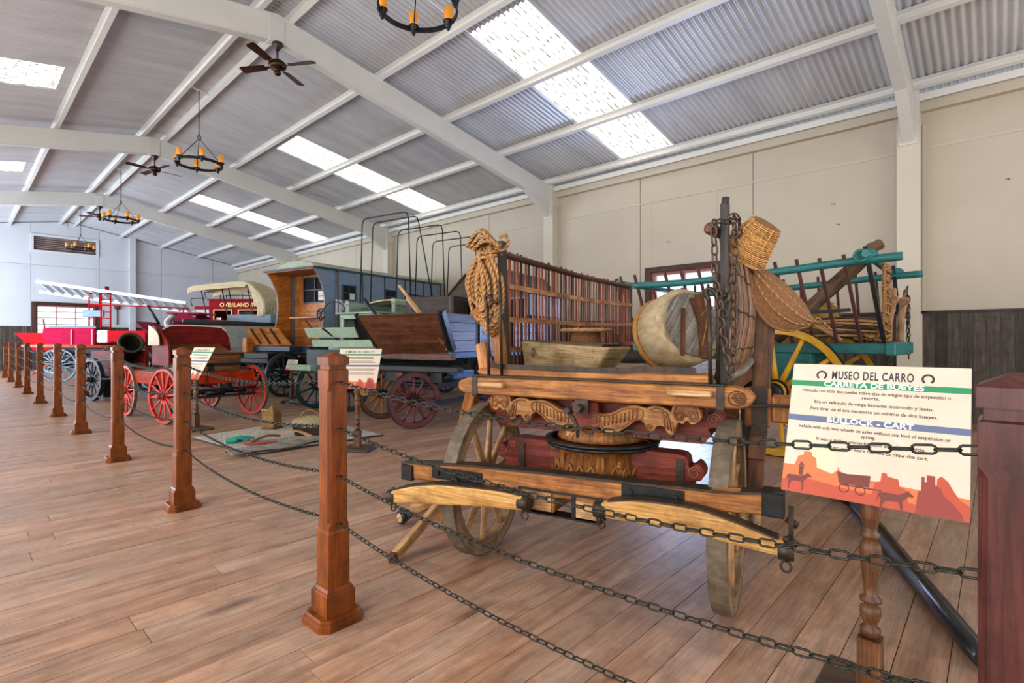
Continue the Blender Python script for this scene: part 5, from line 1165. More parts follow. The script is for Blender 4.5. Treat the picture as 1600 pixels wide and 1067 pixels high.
axle(v3, -.75, -.55, .68, .40, UND); axle(v3, 2.8, -.7, .7, .42, UND)
bx('turn_frame', UND, v3, (-1.0, -.2, -.45, .6, .62, .70), (-.9, -.6, -.3, .45, .70, .80), bevel=.01); bm('springs', UND, v3, ((-1.0, -.5, .6), (-.4, -.5, .5), .04, .05), ((-1.0, .6, .6), (-.4, .6, .5), .04, .05)); bx('reach', UND, v3, (-.8, 2.9, -.05, .05, .5, .6))
for k in range(4): tb('rod', UND, v3, [(-1.05, -.6+.35*k, .58), (-.55, -.5+.3*k, .78)], .012, 5)
# ------------------------------------------------------------------ orange-red carriage with high bench
RED = mat('signal_red_paint', 'd82c16', 'a82010', .4, scale=(3, 6), bump=.08, tone=.2); ORR = wood('orange_red_wood', 'c8441a', '96280e', .6, spec=.1, tone=.2, scale=(1, 10)); DRED = wood('dark_red_wood', '841c12', '560f0a', .55, spec=.15, tone=.15); VARN = wood('varnished_brown', '8c5a2e', '5c3618', .35, tone=.2); OCH = wood('ochre_side', 'd0902c', 'a66a1c', .4, tone=.1)
v4 = thing('orange_carriage', 'orange-red open carriage with red spoked wheels and a rounded dark red bench back', 'carriage', (2.33, 7.65, 0), math.radians(97))
for l, z in ((0, .35), (1.25, .35)):
    for s in (.55, -.55): wheel(v4, (l, s, z), .35, 12, RED, mat('tyre_greygreen', '5c5c48', '45453a', .6), RED, RED, w=.035, rimh=.035, sr=.013, hr=.045, hl=.16, rz=.12 if l == 0 else 0, rot=.2*s)
    axle(v4, l, -.55, .55, z, BLACK)
bx('front_beam', ORR, v4, (-.10, -.06, -.52, .10, .47, .62), bevel=.006); bx('side_beam', ORR, v4, (-.10, 1.3, .06, .10, .47, .62), (-.1, 1.3, -.55, -.51, .47, .62), bevel=.006)
bx('step_board', ORR, v4, (-.10, .0, .10, .52, .48, .56), (-.05, 1.3, .50, .54, .47, .62), (-.1, -.06, .1, .54, .57, .64), bevel=.008)
bx('floor', VARN, v4, (-.08, 1.3, -.52, .52, .60, .63)); bx('seat_box', VARN, v4, (.0, .5, -.40, .36, .63, .86), bevel=.008, label='varnished brown seat box'); bx('seat_stripe', BKT, v4, (-.006, .0, -.40, .36, .70, .74), (-.006, .0, -.04, .04, .63, .74)); bx('seat_board', VARN, v4, (-.03, .52, -.42, .38, .86, .885), bevel=.005)
b = MB(); b.hexa([(-.02, -.40, .885), (.5, -.35, .885), (.5, -.35, .99), (.3, -.38, .90), (-.02, .36, .885), (.5, .30, .885), (.5, .30, .99), (.3, .36, .90)]); obj('seat_slope', b, VARN, v4, bevel=.005)
pb = bez2([(-.50, .72), (-.50, .95), (-.46, 1.12), (-.40, 1.20), (-.30, 1.235), (.2, 1.245), (.33, 1.22), (.42, 1.14), (.47, 1.0), (.48, .72)], 4)
b = MB(); b.prism(pb, frame((.5, 0, 0), (0, 1, 0), (0, 0, 1)), .03); obj('bench_back', b, DRED, v4, bevel=.006)
tb('white_trim', flat('trim_cream', 'c9c0ae'), v4, [(.495, y, z) for y, z in pb[10:-10]], .011, 6)
def armrest(s):
    b = MB(); b.prism(bez2([(.0, .72), (-.0, .9), (.05, 1.02), (.2, 1.12), (.35, 1.2), (.5, 1.24)], 4)+[(.52, .72)], frame((0, s, 0), (1, 0, 0), (0, 0, 1)), .03); obj('bench_side', b, DRED, v4, bevel=.005)
armrest(.50)
b = MB(); b.prism(bez2([(.16, .98), (.2, 1.12), (.35, 1.2), (.5, 1.24)], 4)+[(.52, .98)], frame((0, .545, 0), (1, 0, 0), (0, 0, 1)), .012); obj('ochre_panel', b, OCH, v4)
for s in (-.3, .3): tb('leaf_spring', BLACK, v4, bez([(-.25, s, .40), (.0, s, .36), (.6, s, .33), (1.2, s, .36), (1.4, s, .42)], 5), [(.012, .018)]*21, 6)
bx('chassis_bar', BLACK, v4, (-.2, 1.4, -.02, .03, .38, .42), (-.12, -.08, -.55, .5, .38, .41), (-.2, -.16, -.5, .5, .30, .33)); tb('brake_cylinder', BLACK, v4, [(-.15, -.1, .36), (-.15, .12, .36)], .035, 10)
tb('prop_stick', BLACK, v4, [(-.1, .42, .0), (.4, .5, .45)], .016, 6)
# ------------------------------------------------------------------ mortar
v5 = thing('iron_mortar', 'big black mortar with a wide round muzzle pointing at the walkway', 'mortar', (2.1, 11.3, 0), math.radians(105))
BRZ = mat('mortar_bronze', '3c3f34', '24261f', .5, metal=.5, scale=(4, 4), bump=.15)
Mm = frame((-.12, 0, .98), (0, 1, 0), z=(-.86, .30, .40))
b = MB(Mm); b.lathe([(.0, -.62), (.12, -.60), (.17, -.5), (.175, -.2), (.165, -.05), (.175, -.03), (.185, .0), (.195, .03), (.192, .05), (.175, .06), (.15, .055), (.145, 0), (.14, -.3), (.0, -.32)], 36, caps=False); obj('barrel', b, BRZ, v5)
b = MB(Mm); b.lathe([(.0, -.28), (.14, -.28), (.14, -.26), (.0, -.26)], 24, caps=False); obj('bore', b, flat('black_inside', ''), v5)
bx('cheek', DRED, v5, (-.25, .75, .17, .23, .42, .86), (-.25, .75, -.23, -.17, .42, .86), bevel=.01); bx('carriage_bed', wood('brownred', '8a3a1e', '5a2412', .4), v5, (-.3, .8, -.34, .34, .42, .56), bevel=.01)
for s in (.42, -.46): wheel(v5, (.25, s, .37), .37, 12, DBLUE, BLACK, DBLUE, BLACK, w=.06, rimh=.05, sr=.014, hr=.06, hl=.16)
axle(v5, .25, -.46, .42, .37, BLACK); bx('trail_wheel', BLACK, v5, (.6, .7, -.1, .1, 0, .42), bevel=.01)
# ------------------------------------------------------------------ grey farm cart behind
GRY = paint('farm_grey', '8a9290', '747c7a', .5, tone=.25)
v6 = thing('grey_farm_cart', 'grey wooden cart with a long black top rail behind the orange carriage', 'cart', (4.4, 11.9, 0), math.radians(175))
planks('side_plank', GRY, v6, [(-1.0, .5, .75), (1.2, .5, .75), (1.35, .5, 1.34), (-1.0, .5, 1.34)], 4, .03); planks('side_plank', GRY, v6, [(-1.0, -.5, .75), (1.2, -.5, .75), (1.35, -.5, 1.34), (-1.0, -.5, 1.34)], 4, .03)
for s in (.52, -.52): bm('black_rail', BKT, v6, ((-1.1, s, 1.36), (1.35, s, 1.42), .06, .07), bevel=.01); bx('cart_floor', GRY, v6, (-1.0, 1.2, -.5, .5, .7, .75)); planks('end_plank', GRY, v6, [(-1.0, -.5, .75), (-1.0, .5, .75), (-1.0, .5, 1.34), (-1.0, -.5, 1.34)], 4, .03)
for l in (-.6, .8):
    for s in (.55, -.55): wheel(v6, (l, s, .38), .38, 12, GRND, BLACK, GRND, BLACK, w=.045, rimh=.045, sr=.014, hr=.05, hl=.15)
    axle(v6, l, -.55, .55, .38, BLACK); bx('bolster', GRY, v6, (l-.06, l+.06, -.4, .4, .40, .7))
bm('front_strut', paint('pale_blue_grey', '9aa6b0'), v6, ((-1.05, .45, 1.2), (-1.5, .5, .75), .03, .05), ((-1.05, -.2, 1.2), (-1.5, -.1, .75), .03, .05))
# ------------------------------------------------------------------ plum red carriage
MAG = paint('plum_red_paint', '90143a', '640c2a', .55, spec=.1); MAGR = paint('crimson_paint', 'b01a2a', '7a1020', .3)
v7 = thing('plum_carriage', 'plum-red carriage with upswept dashboard and a curved white seat', 'carriage', (3.45, 13.7, 0), math.radians(-40))
b = MB(); b.hexa([(-.62, -.4, 1.42), (-.62, .4, 1.42), (-.62, .4, 1.46), (-.62, -.4, 1.46), (.0, -.4, 1.02), (.0, .4, 1.02), (.0, .4, 1.08), (.0, -.4, 1.08)]); obj('dashboard', b, MAG, v7, bevel=.005)
b = MB(); b.prism(bez2([(-.6, 1.44), (-.3, 1.22), (-.02, 1.12), (.15, 1.36), (.25, 1.62), (.45, 1.62), (.7, 1.5), (1.1, 1.42)], 4)+[(1.1, .95), (.5, .72), (.0, .72), (-.2, 1.0)], frame((0, -.41, 0), (1, 0, 0), (0, 0, 1)), .03); obj('body_side', b, MAG, v7, bevel=.005)
b = MB(); b.prism(bez2([(-.6, 1.44), (-.3, 1.22), (-.02, 1.12), (.15, 1.36), (.25, 1.62), (.45, 1.62), (.7, 1.5), (1.1, 1.42)], 4)+[(1.1, .95), (.5, .72), (.0, .72), (-.2, 1.0)], frame((0, .44, 0), (1, 0, 0), (0, 0, 1)), .03); obj('body_side', b, MAG, v7, bevel=.005)
b = MB(); b.grid(lambda u, v: V((.12-.16*math.sin(PI*u), -.38+.76*v, 1.26+.34*u)), 8, 4); obj('white_seat', b, flat('seat_white', 'd8d8dc', .4), v7, solid=.04)
bx('seat_roof', MAGR, v7, (.0, .7, -.42, .42, 1.62, 1.66), bevel=.01); bx('carriage_floor', MAG, v7, (-.1, 1.1, -.4, .4, .72, .80)); bx('rear_body', MAGR, v7, (.45, 1.1, -.38, .38, .8, 1.5), bevel=.02)
tb('whip_holder', BKT, v7, [(-.5, .3, 1.42), (-.78, .35, 1.85)], .03, 6)
for l, R in ((-.1, .36), (1.1, .42)):
    for s in (.5, -.5): wheel(v7, (l, s, R), R, 12, MAG, BLACK, MAG, MAG, w=.035, rimh=.035, sr=.012, hr=.045, hl=.14)
    axle(v7, l, -.5, .5, R, BLACK); tb('leaf_spring', BKT, v7, bez([(l-.3, .3, .6), (l, .3, R+.06), (l+.3, .3, .6)], 5), .018); tb('leaf_spring', BKT, v7, bez([(l-.3, -.3, .6), (l, -.3, R+.06), (l+.3, -.3, .6)], 5), .018)
# ------------------------------------------------------------------ canopy cart
CAN = mat('canopy_cream', 'e6d8b6', 'bca880', .85, scale=(2, 9), bump=.8, tone=.1); PBL = paint('pale_blue_paint', '8ea2b2', '788c9c', .45)
v8 = thing('canopy_wagon', 'pale blue wagon under a cream canvas canopy curving down at the back', 'wagon', (4.95, 13.9, 0), math.radians(-48))
L8 = lambda u: None
def can(u, v):
    P = bez([(-1.05, 0, 2.32), (-.9, 0, 2.40), (-.2, 0, 2.47), (.3, 0, 2.50), (.55, 0, 2.38), (.78, 0, 2.1), (.83, 0, 1.85), (.80, 0, 1.66)], 6); i = u*(len(P)-1); a = int(min(i, len(P)-2)); p = P[a].lerp(P[a+1], i-a)
    wv = .018*math.sin(v*40)*max(0, u-.45)
    return V((p.x+wv, -.52+1.04*v, p.z-.05*abs(2*v-1)**2+.012*math.sin(u*60)*(u > .5)))
b = MB(); b.grid(can, 42, 40, su=3, sv=1.2); obj('canvas_top', b, CAN, v8, solid=.015)
for s in (0, 1):
    b = MB()
    def sk(u, v, s=s):
        p = can(u, s); 
        if u < .45: return p-V((0, 0, .13*v))
        c = V((.33, p.y, 1.66)); q = p.lerp(c, min(v*.55*(u-.45)/.3, .45 if u < .75 else .35)); return q
    b.grid(sk, 36, 8, su=3, sv=.4); obj('canvas_side', b, CAN, v8, solid=.012)
for (l, s) in ((-.78, .46), (-.78, -.46), (-.1, .46), (-.1, -.46)): tb('canopy_pole', BKT, v8, [(l, s, 2.38), (l+.22, s, 1.3)], .014, 6)
bx('body_side', PBL, v8, (-.1, .95, .46, .5, 1.1, 1.66), (-.1, .95, -.5, -.46, 1.1, 1.66), (.93, .97, -.5, .5, 1.1, 1.66), bevel=.006); bx('wagon_floor', PBL, v8, (-1.0, 1.0, -.5, .5, 1.04, 1.10)); bx('driver_seat', VARN, v8, (-.45, -.1, -.42, .42, 1.25, 1.32), (-.15, -.1, -.42, .42, 1.32, 1.6))
for l, R in ((-.6, .45), (.6, .52)):
    for s in (.55, -.55): wheel(v8, (l, s, R), R, 12, PBL, BLACK, PBL, BLACK, w=.04, rimh=.04, sr=.013, hr=.05, hl=.15)
    axle(v8, l, -.55, .55, R, BLACK); bx('bolster', BKT, v8, (l-.05, l+.05, -.4, .4, R, 1.04))
# ------------------------------------------------------------------ stagecoach
v9 = thing('red_stagecoach', 'dark red stagecoach with yellow lettering, luggage rails and framed windows', 'coach', (6.4, 18.15, 0), math.radians(-48))
CRED = paint('coach_red', '9a1424', '780c1a', .6, spec=.05); GLD = flat('coach_gold', 'e0b450', .4)
def zx(y0): return frame((0, y0, 0), (1, 0, 0), (0, 0, 1))
bx('coach_body', CRED, v9, (-.62, 1.6, -.62, -.58, 1.0, 1.30), (-.62, 1.6, -.62, -.58, 1.98, 2.3), (-.62, 1.6, .58, .62, 1.0, 2.3), (-.62, -.48, -.62, -.58, 1.3, 1.98), (.06, .30, -.62, -.58, 1.3, 1.98), (.9, 1.1, -.62, -.58, 1.3, 1.98), (1.45, 1.6, -.62, -.58, 1.3, 1.98), (-.66, -.62, -.62, .62, 1.0, 2.3), (1.6, 1.64, -.62, .62, 1.0, 2.3), bevel=.008)
bx('coach_floor', CRED, v9, (-1.2, 1.7, -.6, .6, .92, 1.0)); bx('coach_roof', CRED, v9, (-.7, 1.7, -.66, .66, 2.3, 2.34), bevel=.01)
for (a, c) in ((-.48, .06), (.30, .9), (1.1, 1.45)):
    bx('window_trim', GLD, v9, (a-.03, a, -.63, -.62, 1.3, 1.98), (c, c+.03, -.63, -.62, 1.3, 1.98), (a-.03, c+.03, -.63, -.62, 1.98, 2.01), (a-.03, c+.03, -.63, -.62, 1.27, 1.3))
bx('coach_inside', flat('coach_inside_pale', '9aa0b0'), v9, (-.6, .1, .54, .58, 1.3, 2.0)); bx('curtain', flat('curtain_white', 'd0d0d4'), v9, (-.46, -.3, -.56, -.55, 1.3, 1.75))
text('OVERLAND STAGE', .17, frame((.45, -.632, 2.15), (1, 0, 0), (0, 0, 1)), GLD, v9, off=.006, sx=1.05)
bx('boot_screen', paint('lilac_screen', 'b89aa6'), v9, (-1.15, -.66, -.5, -.47, 1.35, 2.05), (-1.15, -1.12, -.5, .5, 1.0, 1.5)); bx('driver_box', CRED, v9, (-1.15, -.66, -.55, .55, 2.02, 2.12), bevel=.01)
for s in (-.6, .6):
    tb('luggage_rail', BKT, v9, bez([(-.75, s, 2.36), (-.8, s, 2.52), (-.7, s, 2.56), (.5, s, 2.56), (1.6, s, 2.56)], 5), .014); tb('luggage_rail', BKT, v9, bez([(-1.2, s, 2.12), (-1.25, s, 2.3), (-1.15, s, 2.36), (-.8, s, 2.36)], 5), .014)
for l in (-.3, .4, 1.1, 1.6): tb('rail_post', BKT, v9, [(l, -.6, 2.34), (l, -.6, 2.56)], .012)
for l, R in ((-.9, .5), (1.1, .6)):
    for s in (.72, -.72): wheel(v9, (l, s, R), R, 12, GLD, BLACK, GLD, CRED, w=.045, rimh=.05, sr=.016, hr=.06, hl=.2)
    axle(v9, l, -.72, .72, R, BLACK); bx('bolster', CRED, v9, (l-.06, l+.06, -.5, .5, R, .92))
# ------------------------------------------------------------------ fire wagon with ladder
v10 = thing('red_fire_wagon', 'bright red fire wagon with pointed rear and ladder frames before the far window', 'wagon', (2.75, 21.9, 0), math.radians(-47))
FR = paint('fire_red', 'c01018', '980a12', .65, spec=.05); FRP = paint('fire_pink_red', 'b81440', '980c34', .65, spec=.05)
b = MB(); b.prism([(-1.6, 1.27), (.75, 1.27), (.75, .75), (-1.0, .75)], zx(-.50), -.04); b.prism([(-1.6, 1.27), (.75, 1.27), (.75, .75), (-1.0, .75)], zx(.54), -.04); obj('long_side', b, FR, v10, bevel=.006)
bx('wagon_bed', FR, v10, (-1.0, 2.4, -.5, .5, .72, .78)); 
b = MB(); b.prism(bez2([(-.62, 1.42), (-.64, 1.2), (-.55, 1.0), (-.4, .85), (.0, .80)], 4)+[(1.0, .80), (1.0, 1.42)], zx(-.555), -.03); obj('rounded_panel', b, FRP, v10, bevel=.01)
for x in (.30, .95): bx('panel_trim', flat('trim_pink', 'd07a80'), v10, (x-.02, x+.02, -.60, -.585, .86, 1.38))
bx('panel_trim', flat('trim_pink', ''), v10, (.3, .95, -.60, -.585, .84, .87)); bx('bench_cushion', paint('bench_teal', '3f5c66'), v10, (-.5, 1.0, -.5, .1, 1.42, 1.48), bevel=.01); bx('front_panel', FR, v10, (1.4, 2.6, -.56, -.52, .98, 1.34), bevel=.01)
bx('padded_back', paint('pad_bluegrey', '6d8494', '56707e'), v10, (.42, 1.08, -.32, -.24, 1.78, 2.0), bevel=.02); bx('white_drum', flat('seat_white', ''), v10, (1.05, 1.42, -.57, -.4, .95, 1.36), bevel=.06)
def lad(x0, x1, z0, z1, y, n):
    tb('ladder_rail', FR, v10, [(x0, y, z0), (x0, y, z1)], .022); tb('ladder_rail', FR, v10, [(x1, y, z0), (x1, y, z1)], .022)
    for k in range(n): z = z0+(z1-z0)*(k+1)/n; tb('ladder_rung', FR, v10, [(x0, y, z-.02), (x1, y, z-.02)], .016)
lad(.46, .80, 1.4, 2.55, -.1, 3); lad(1.12, 1.42, 1.35, 2.55, -.45, 6); 
for dy in (-.5, -.3): tb('hose_pipe', FR, v10, [(.8, dy, 2.18), (3.8, dy, 2.05)], .02)
tb('pipe_post', FR, v10, [(3.7, -.4, 1.5), (3.7, -.4, 2.06)], .02); bx('pipe_stand', FR, v10, (3.5, 3.9, -.5, -.3, 0, .1), bevel=.01); tb('pipe_post', FR, v10, [(3.7, -.4, .1), (3.7, -.4, 1.5)], .02)
bx('ladder_rest', FR, v10, (.98, 1.03, -.12, .0, 2.5, 2.78), (.46, 1.42, -.12, -.08, 2.53, 2.57))
tb('hand_lever', FR, v10, [(-.62, -.5, 1.42), (-.66, -.5, 1.7)], .02)
for l, R in ((-.3, .36), (1.6, .40)):
    for s in (.6, -.6): wheel(v10, (l, s, R), R, 12, PBL, BLACK, PBL, BLACK, w=.045, rimh=.045, sr=.014, hr=.05, hl=.15)
    axle(v10, l, -.6, .6, R, BLACK); bx('bolster', BKT, v10, (l-.05, l+.05, -.45, .45, R, .72))
t = thing('white_ladder', 'long white ladder lying slanted across the top of the red fire wagon', 'ladder', (2.75, 21.9, 0), math.radians(-47))
WL = flat('ladder_white', 'c9ccd2', .4); A_ = V((-.95, 0, 2.80)); B_ = V((3.8, 0, 2.12))
for s in (-.42, .02): bm('ladder_rail', WL, t, (A_+V((-.3*(s > 0), s, -.28*(s > 0)+.1)), B_+V((0, s, -.28*(s > 0)+.1)), .035, .10))
for k in range(15): p = A_.lerp(B_, (k+.5)/15); bm('ladder_rung', WL, t, (p+V((0, -.42, .1)), p+V((0, .02, -.18)), .12, .03, (1, 0, 0)))
# long shafts wagon between fire wagon and walkway
v11 = thing('shaft_wagon', 'low wagon chassis with pale blue wheels and long orange shafts behind the distant posts', 'wagon', (2.35, 17.0, 0), math.radians(-35))
SHO = paint('shaft_orange', 'c8603a', '984428')
tb('shaft', SHO, v11, [(-1.3, .42, .90), (1.1, .42, .86)], .035, 8); tb('shaft', SHO, v11, [(-1.3, -.42, .90), (1.1, -.42, .86)], .035, 8)
bx('black_body', paint('navy_paint', '26304a', '1a2034'), v11, (-.5, 1.0, -.4, .4, .70, .84), bevel=.02); bx('chassis', BKT, v11, (-.6, 1.1, -.3, .3, .55, .62)); tb('tongue', SHO, v11, [(-.6, 0, .6), (-1.3, .1, .18)], .03)
for l, R in ((-.4, .42), (.9, .42)):
    for s in (.5, -.5): wheel(v11, (l, s, R), R, 14, PBL, BLACK, PBL, BLACK, w=.035, rimh=.035, sr=.012, hr=.05, hl=.15)
    axle(v11, l, -.5, .5, R, BLACK); tb('leaf_spring', BKT, v11, bez([(l-.3, .3, .8), (l, .3, R+.05), (l+.3, .3, .8)], 5), .016); tb('leaf_spring', BKT, v11, bez([(l-.3, -.3, .8), (l, -.3, R+.05), (l+.3, -.3, .8)], 5), .016)
for x in (.5, .7): bx('body_support', BKT, v11, (x-.03, x+.03, -.3, .3, .62, .70))
# red cannon-side chest and small items in the gap behind the mortar
v12 = thing('red_pump_cart', 'small red hand pump cart with blue pipes seen behind the mortar', 'cart', (4.35, 16.5, 0), math.radians(-40))
bx('pump_box', FR, v12, (-.6, .6, -.35, .35, .45, .85), bevel=.02); tb('pump_pipe', BLU, v12, [(-.6, -.2, 1.1), (.5, -.2, 1.1)], .05, 8); tb('pump_pipe', BLU, v12, [(.5, -.2, .85), (.5, -.2, 1.1)], .05, 8); tb('pump_pipe', BLU, v12, [(-.5, -.2, .85), (-.5, -.2, 1.1)], .05, 8)
for s in (.4, -.4): wheel(v12, (0, s, .4), .4, 12, FRP, BLACK, FRP, BLACK, w=.04, rimh=.04, sr=.013, hr=.05, hl=.14)
axle(v12, 0, -.4, .4, .4, BLACK); bx('pump_leg', BKT, v12, (.5, .56, -.1, .1, 0, .45))
# ------------------------------------------------------------------ chandeliers and ceiling fans
AMB = bpy.data.materials.new('amber_glass'); AMB.use_nodes = True
g = AMB.node_tree.nodes['Principled BSDF']; g.inputs['Base Color'].default_value = lin('d88a1e'); g.inputs['Roughness'].default_value = .25; g.inputs['Emission Color'].default_value = lin('e08a18'); g.inputs['Emission Strength'].default_value = .22; g.inputs['Specular IOR Level'].default_value = .6
CHB = mat('chandelier_black', '1a1a1e', '2a2a2c', .45, metal=.6, scale=(10, 10), bump=.1)
clab = ['black ring chandelier cut off by the top edge of the picture', 'largest wholly visible black ring chandelier with amber glasses', 'third ring chandelier with amber glasses, in the middle distance', 'farthest ring chandelier, hanging in front of the louvred vent']
for i, y in enumerate((3.8, 9.9, 15.95, 22.0)):
    t = thing('chandelier', clab[i], 'chandelier', (RX, y, 4.03), .35*i, 'ring chandeliers along the ridge')
    b = MB(); R = .35; b.lathe([(R-.008, -.022), (R+.008, -.022), (R+.008, .022), (R-.008, .022), (R-.008, -.022)], 48, caps=False); obj('ring', b, CHB, t)
    for k in range(6):
        a = 2*PI*k/6; c, s = math.cos(a), math.sin(a)
        b = MB(); b.lathe([(.006, -.06), (.014, -.05), (.02, -.035), (.012, -.025), (.03, -.02), (.034, -.0), (.048, .022), (.05, .034), (.0, .034)], 14, MX.Translation((R*c, R*s, 0))); b.box(R*c-.012, R*c+.012, R*s-.012, R*s+.012, -.05, .0); h = obj('candle_holder', b, CHB, t)
        b = MB(); b.lathe([(.036, .034), (.041, .04), (.041, .155), (.037, .16), (.033, .155), (.033, .045), (.0, .045)], 16, MX.Translation((R*c, R*s, 0)), caps=False); obj('amber_glass', b, AMB, h)
    for k in range(3):
        a = 2*PI*(k+.5)/3; tb('hanger_rod', CHB, t, [(R*math.cos(a), R*math.sin(a), .0), (.01*math.cos(a), .01*math.sin(a), .42)], .006, 6)
    b = MB(); b.tube([(.03*math.cos(k*PI/6), 0, .45+.03*math.sin(k*PI/6)) for k in range(12)], .007, 6, closed=True); obj('hanger_ring', b, CHB, t)
    if i == 1: lk = link_mb(.06, .03, .004, 8, 4).mesh('chain_link', CHB)
    lk = lk if i > 0 else link_mb(.06, .03, .004, 8, 4).mesh('chain_link', CHB)
    for m in link_mats([V((0, 0, .48)), V((0, 0, 1.24))], .046): put('chain_link', lk, t, mtx=m)
    b = MB(); b.beam((-.2, 0, 1.245), (.2, 0, 1.245), .02, .02); obj('ceiling_hook', b, STEELW, t)
FB = wood('fan_blade_wood', '4a2a22', '2a1612', .35, tone=.2); BRS = mat('fan_brass', '4a3018', '2a1c10', .3, metal=.8, scale=(8, 8), bump=0)
flab = ['nearest brown four-bladed ceiling fan below the first rafter', 'second ceiling fan, beside the largest whole chandelier', 'farthest small ceiling fan below the third rafter']
for i, y in enumerate((6.82, 12.85, 18.85)):
    t = thing('ceiling_fan', flab[i], 'fan', (RX+.02, y, 4.60), 0, 'ceiling fans below the rafters')
    b = MB(); b.lathe([(.0, -.13), (.03, -.125), (.05, -.10), (.03, -.075), (.035, -.06), (.09, -.045), (.11, -.02), (.11, .02), (.08, .05), (.025, .065), (.02, .08)], 24); obj('motor', b, BRS, t)
    b = MB(); b.tube([(0, 0, .06), (0, 0, .22)], .013, 8); b.lathe([(.02, .19), (.03, .21), (.065, .25), (.07, .285)], 18); obj('down_rod', b, FB, t)
    for k in range(4):
        a = (.55, .2, .9)[i]+PI/2*k; M = MX.Rotation(a, 4, 'Z') @ MX.Rotation(.2, 4, 'X')
        b = MB(M); b.prism([(.17, -.045), (.50, -.06), (.525, -.045), (.53, .045), (.50, .06), (.17, .045)], MX.Translation((0, 0, -.012)), .007); o = obj('blade', b, FB, t)
        b = MB(M); b.beam((.09, 0, -.01), (.20, 0, -.014), .03, .008); obj('blade_arm', b, BRS, o)
# ------------------------------------------------------------------ rug and small things on it
RUG = mat('rug_wool', 'c6beb0', '7c766c', .95, scale=(28, 28), bump=1.0, tone=.2, detail=9)
rc = [(1.72, 6.24), (1.85, 4.94), (3.21, 4.91), (3.27, 6.6)]
def rugp(u, v):
    a = V((*rc[0], 0)).lerp(V((*rc[1], 0)), u); b_ = V((*rc[3], 0)).lerp(V((*rc[2], 0)), u); p = a.lerp(b_, v)
    return p+V((.012*math.sin(v*23), .012*math.sin(u*19), .014+.004*math.sin(u*17)*math.sin(v*13)))
t = thing('woven_rug', 'speckled grey woven rug spread on the floor behind the nearest whole post', 'rug', (2.5, 5.7, 0), 0)
b = MB(MX.Translation((-2.5, -5.7, 0))); b.grid(rugp, 40, 40, su=1.2, sv=1.4); obj('rug_cloth', b, RUG, t, solid=.012)
b = MB(MX.Translation((-2.5, -5.7, 0)))
for k in range(2600):
    u = random.random(); v = random.random(); p = rugp(u, v); q = V((random.uniform(-.02, .02), random.uniform(-.02, .02), random.uniform(.004, .010))); b.tube([p, p+q*.5+V((0, 0, .004)), p+q], .0022, 3)
o = obj('wool_tufts', b, RUG, t); o['kind'] = 'stuff'
b = MB(MX.Translation((-2.5, -5.7, 0)))
for a, c in (((0, 0), (1, 0)), ((1, 0), (1, 1)), ((0, 1), (1, 1)), ((0, 0), (0, 1))):
    b.tube([rugp(a[0]+(c[0]-a[0])*k/30, a[1]+(c[1]-a[1])*k/30) for k in range(31)], .006, 5)
obj('dark_border', b, mat('rug_border', '3c382e', '28251e', .9), t)
t = thing('grey_blanket', 'crumpled grey blanket lying on the near edge of the woven rug', 'blanket', (2.12, 5.03, .022), math.radians(5))
random.seed(5)
b = MB(); b.grid(lambda u, v: V(((u-.5)*.95, (v-.5)*.22+.03*math.sin(u*9), .012+.03*abs(math.sin(u*14+v*3))*(1-abs(2*v-1))+.012*math.sin(v*17+u*5)**2)), 50, 16, su=.9, sv=.3); obj('blanket_cloth', b, mat('blanket_grey', '8c867a', '5a564e', .95, scale=(20, 20), bump=.7), t, solid=.008)
t = thing('saddle_strap', 'pale leather harness strap with teal tassels lying on the woven rug', 'harness', (2.27, 5.32, .022), math.radians(-38))
b = MB(); b.path(bez([(-.3, .0, .02), (-.1, .05, .05), (.1, .08, .09), (.25, .03, .05), (.3, -.08, .03), (.1, -.12, .03)], 5), .05, .008); obj('strap', b, OAKL, t)
b = MB(); b.path(bez([(-.25, -.12, .02), (-.12, -.06, .07), (.0, -.05, .06)], 5), .07, .012); obj('strap', b, OAKD, t)
TT = paint('tassel_teal', '1f8a7a', '166a5e', .8)
for (x, y) in ((-.36, .05), (-.38, -.04)):
    b = MB(); b.tube(bez([(x+.09, y, .03), (x, y, .045), (x-.05, y-.01, .03), (x-.12, y, .02)], 4), [.012]*6+[.028]*7, 8); obj('tassel', b, TT, t)
tb('beads', paint('bead_red', '8c2c2c'), t, bez([(-.3, -.18, .02), (-.15, -.2, .02), (0, -.16, .02)], 4), .012)
t = thing('fleece_saddle', 'pale fleecy pack saddle with a cane hoop lying on the woven rug', 'saddle', (2.68, 5.48, .022), math.radians(-40))
b = MB(); b.grid(lambda u, v: V(((u-.5)*.40, .13*math.cos(PI*v)*(1-.3*abs(2*u-1)), .09+.10*math.sin(PI*v)*(1-.35*(2*u-1)**2)+.006*math.sin(u*40)*math.sin(v*30))), 30, 20); obj('fleece', b, mat('fleece', 'c2b48c', '8a7c58', .95, scale=(30, 30), bump=1.0), t, solid=.02)
b = MB(); b.hexa([(-.16, -.1, 0), (-.16, .1, 0), (-.19, .13, .11), (-.19, -.13, .11), (.16, -.1, 0), (.16, .1, 0), (.19, .13, .11), (.19, -.13, .11)]); obj('saddle_base', b, DKB, t, bevel=.01)
tb('cane_hoop', mat('cane', ''), t, [(.11*math.cos(k*PI/12)-.02, -.05, .14+.13*math.sin(k*PI/12)) for k in range(13)], .006, 6)
t = thing('wooden_birdhouse_block', 'small olive wooden post with pyramid top standing at the far edge of the rug', 'post', (2.53, 6.18, .018), math.radians(30))
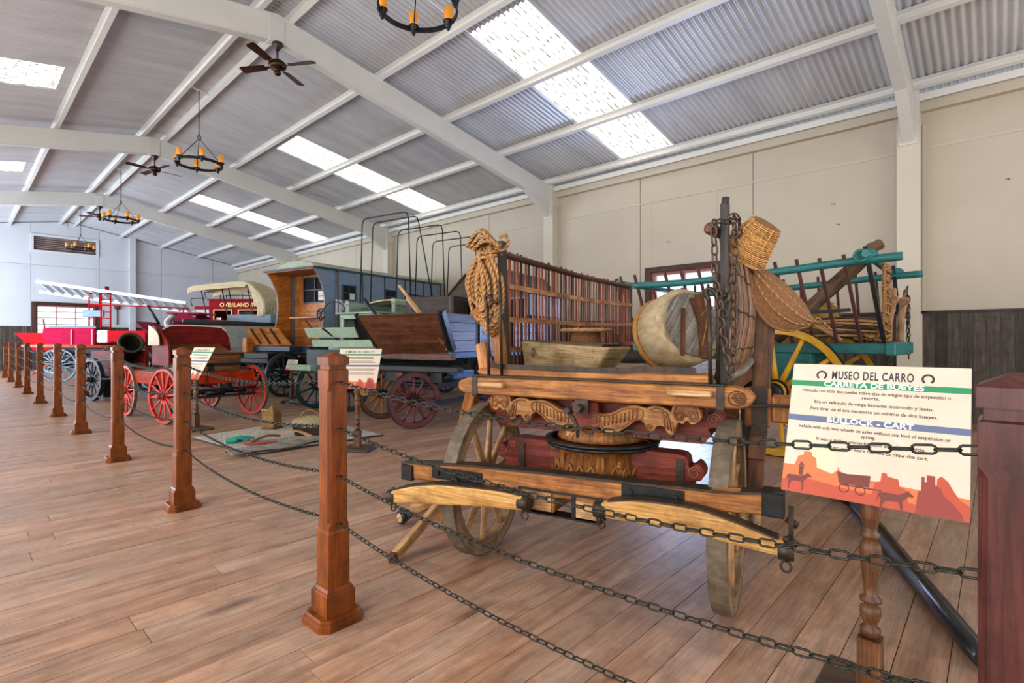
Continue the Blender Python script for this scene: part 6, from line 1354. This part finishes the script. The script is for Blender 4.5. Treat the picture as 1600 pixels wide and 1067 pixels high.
OLV = wood('olive_wood', '9a7c40', '6e5628', .5, tone=.1)
b = MB(); b.box(-.075, .075, -.075, .075, .02, .17); obj('block', b, OLV, t, bevel=.004)
b = MB(); vs = [(-.078, -.078, .17), (.078, -.078, .17), (.078, .078, .17), (-.078, .078, .17), (0, 0, .27)]; b.add(vs, [(0, 1, 4), (1, 2, 4), (2, 3, 4), (3, 0, 4), (3, 2, 1, 0)], [[(0, 0), (.15, 0), (.07, .1)]]*4+[[(0, 0), (.1, 0), (.1, .1), (0, .1)]]); obj('pyramid_top', b, OLV, t)
b = MB(); b.box(-.08, .08, -.08, .08, 0, .022); obj('foot', b, OAKD, t)
t = thing('wooden_wheel_chock', 'small pale wooden wheel stop bracket by the red carriage wheel', 'chock', (2.87, 7.12, 0), math.radians(20))
bx('chock_board', OAKL, t, (-.02, .02, -.12, .12, .10, .125)); [bx('chock_leg', OAKL, t, (-.02, .02, q, q+.02, 0, .10)) for q in (-.1, .08)]
# small things on the walls
t = thing('hanging_brush', 'small round brush hanging on the far wall right of the window', 'brush', (4.30, Y1-.05, 1.62), 0)
b = MB(); b.tube([(0, 0, 0), (0, 0, .62)], .018, 6); b.lathe([(.02, .6), (.09, .62), (.10, .72), (.05, .78)], 12); obj('brush_body', b, OAKD, t)
t = thing('exit_notice', 'small red notice on the right wall beside the distant window', 'notice', (WX-.03, 20.6, 2.3), 0)
bx('notice_plate', flat('notice_red', 'b04038'), t, (-.01, 0, -.1, .1, -.15, .15)); bx('notice_band', flat('sign_white', ''), t, (-.012, -.01, -.08, .08, -.02, .02))
NL = IRON
for k, (y, z) in enumerate(((1.72, 3.0), (1.66, 2.7), (-.1, 2.98), (4.25, 2.78))):
    t = thing('wall_nail', ['upper bent nail', 'lower bent nail', 'bent nail right of the wall column', 'bent nail left of the wall seam'][k]+' sticking out of the cream wall panel', 'nail', (WX-.022, y, z), 0)
    tb('nail_shank', NL, t, [(0, 0, 0), (-.05, .01, .01), (-.08, .03, -.01)], .004, 5)
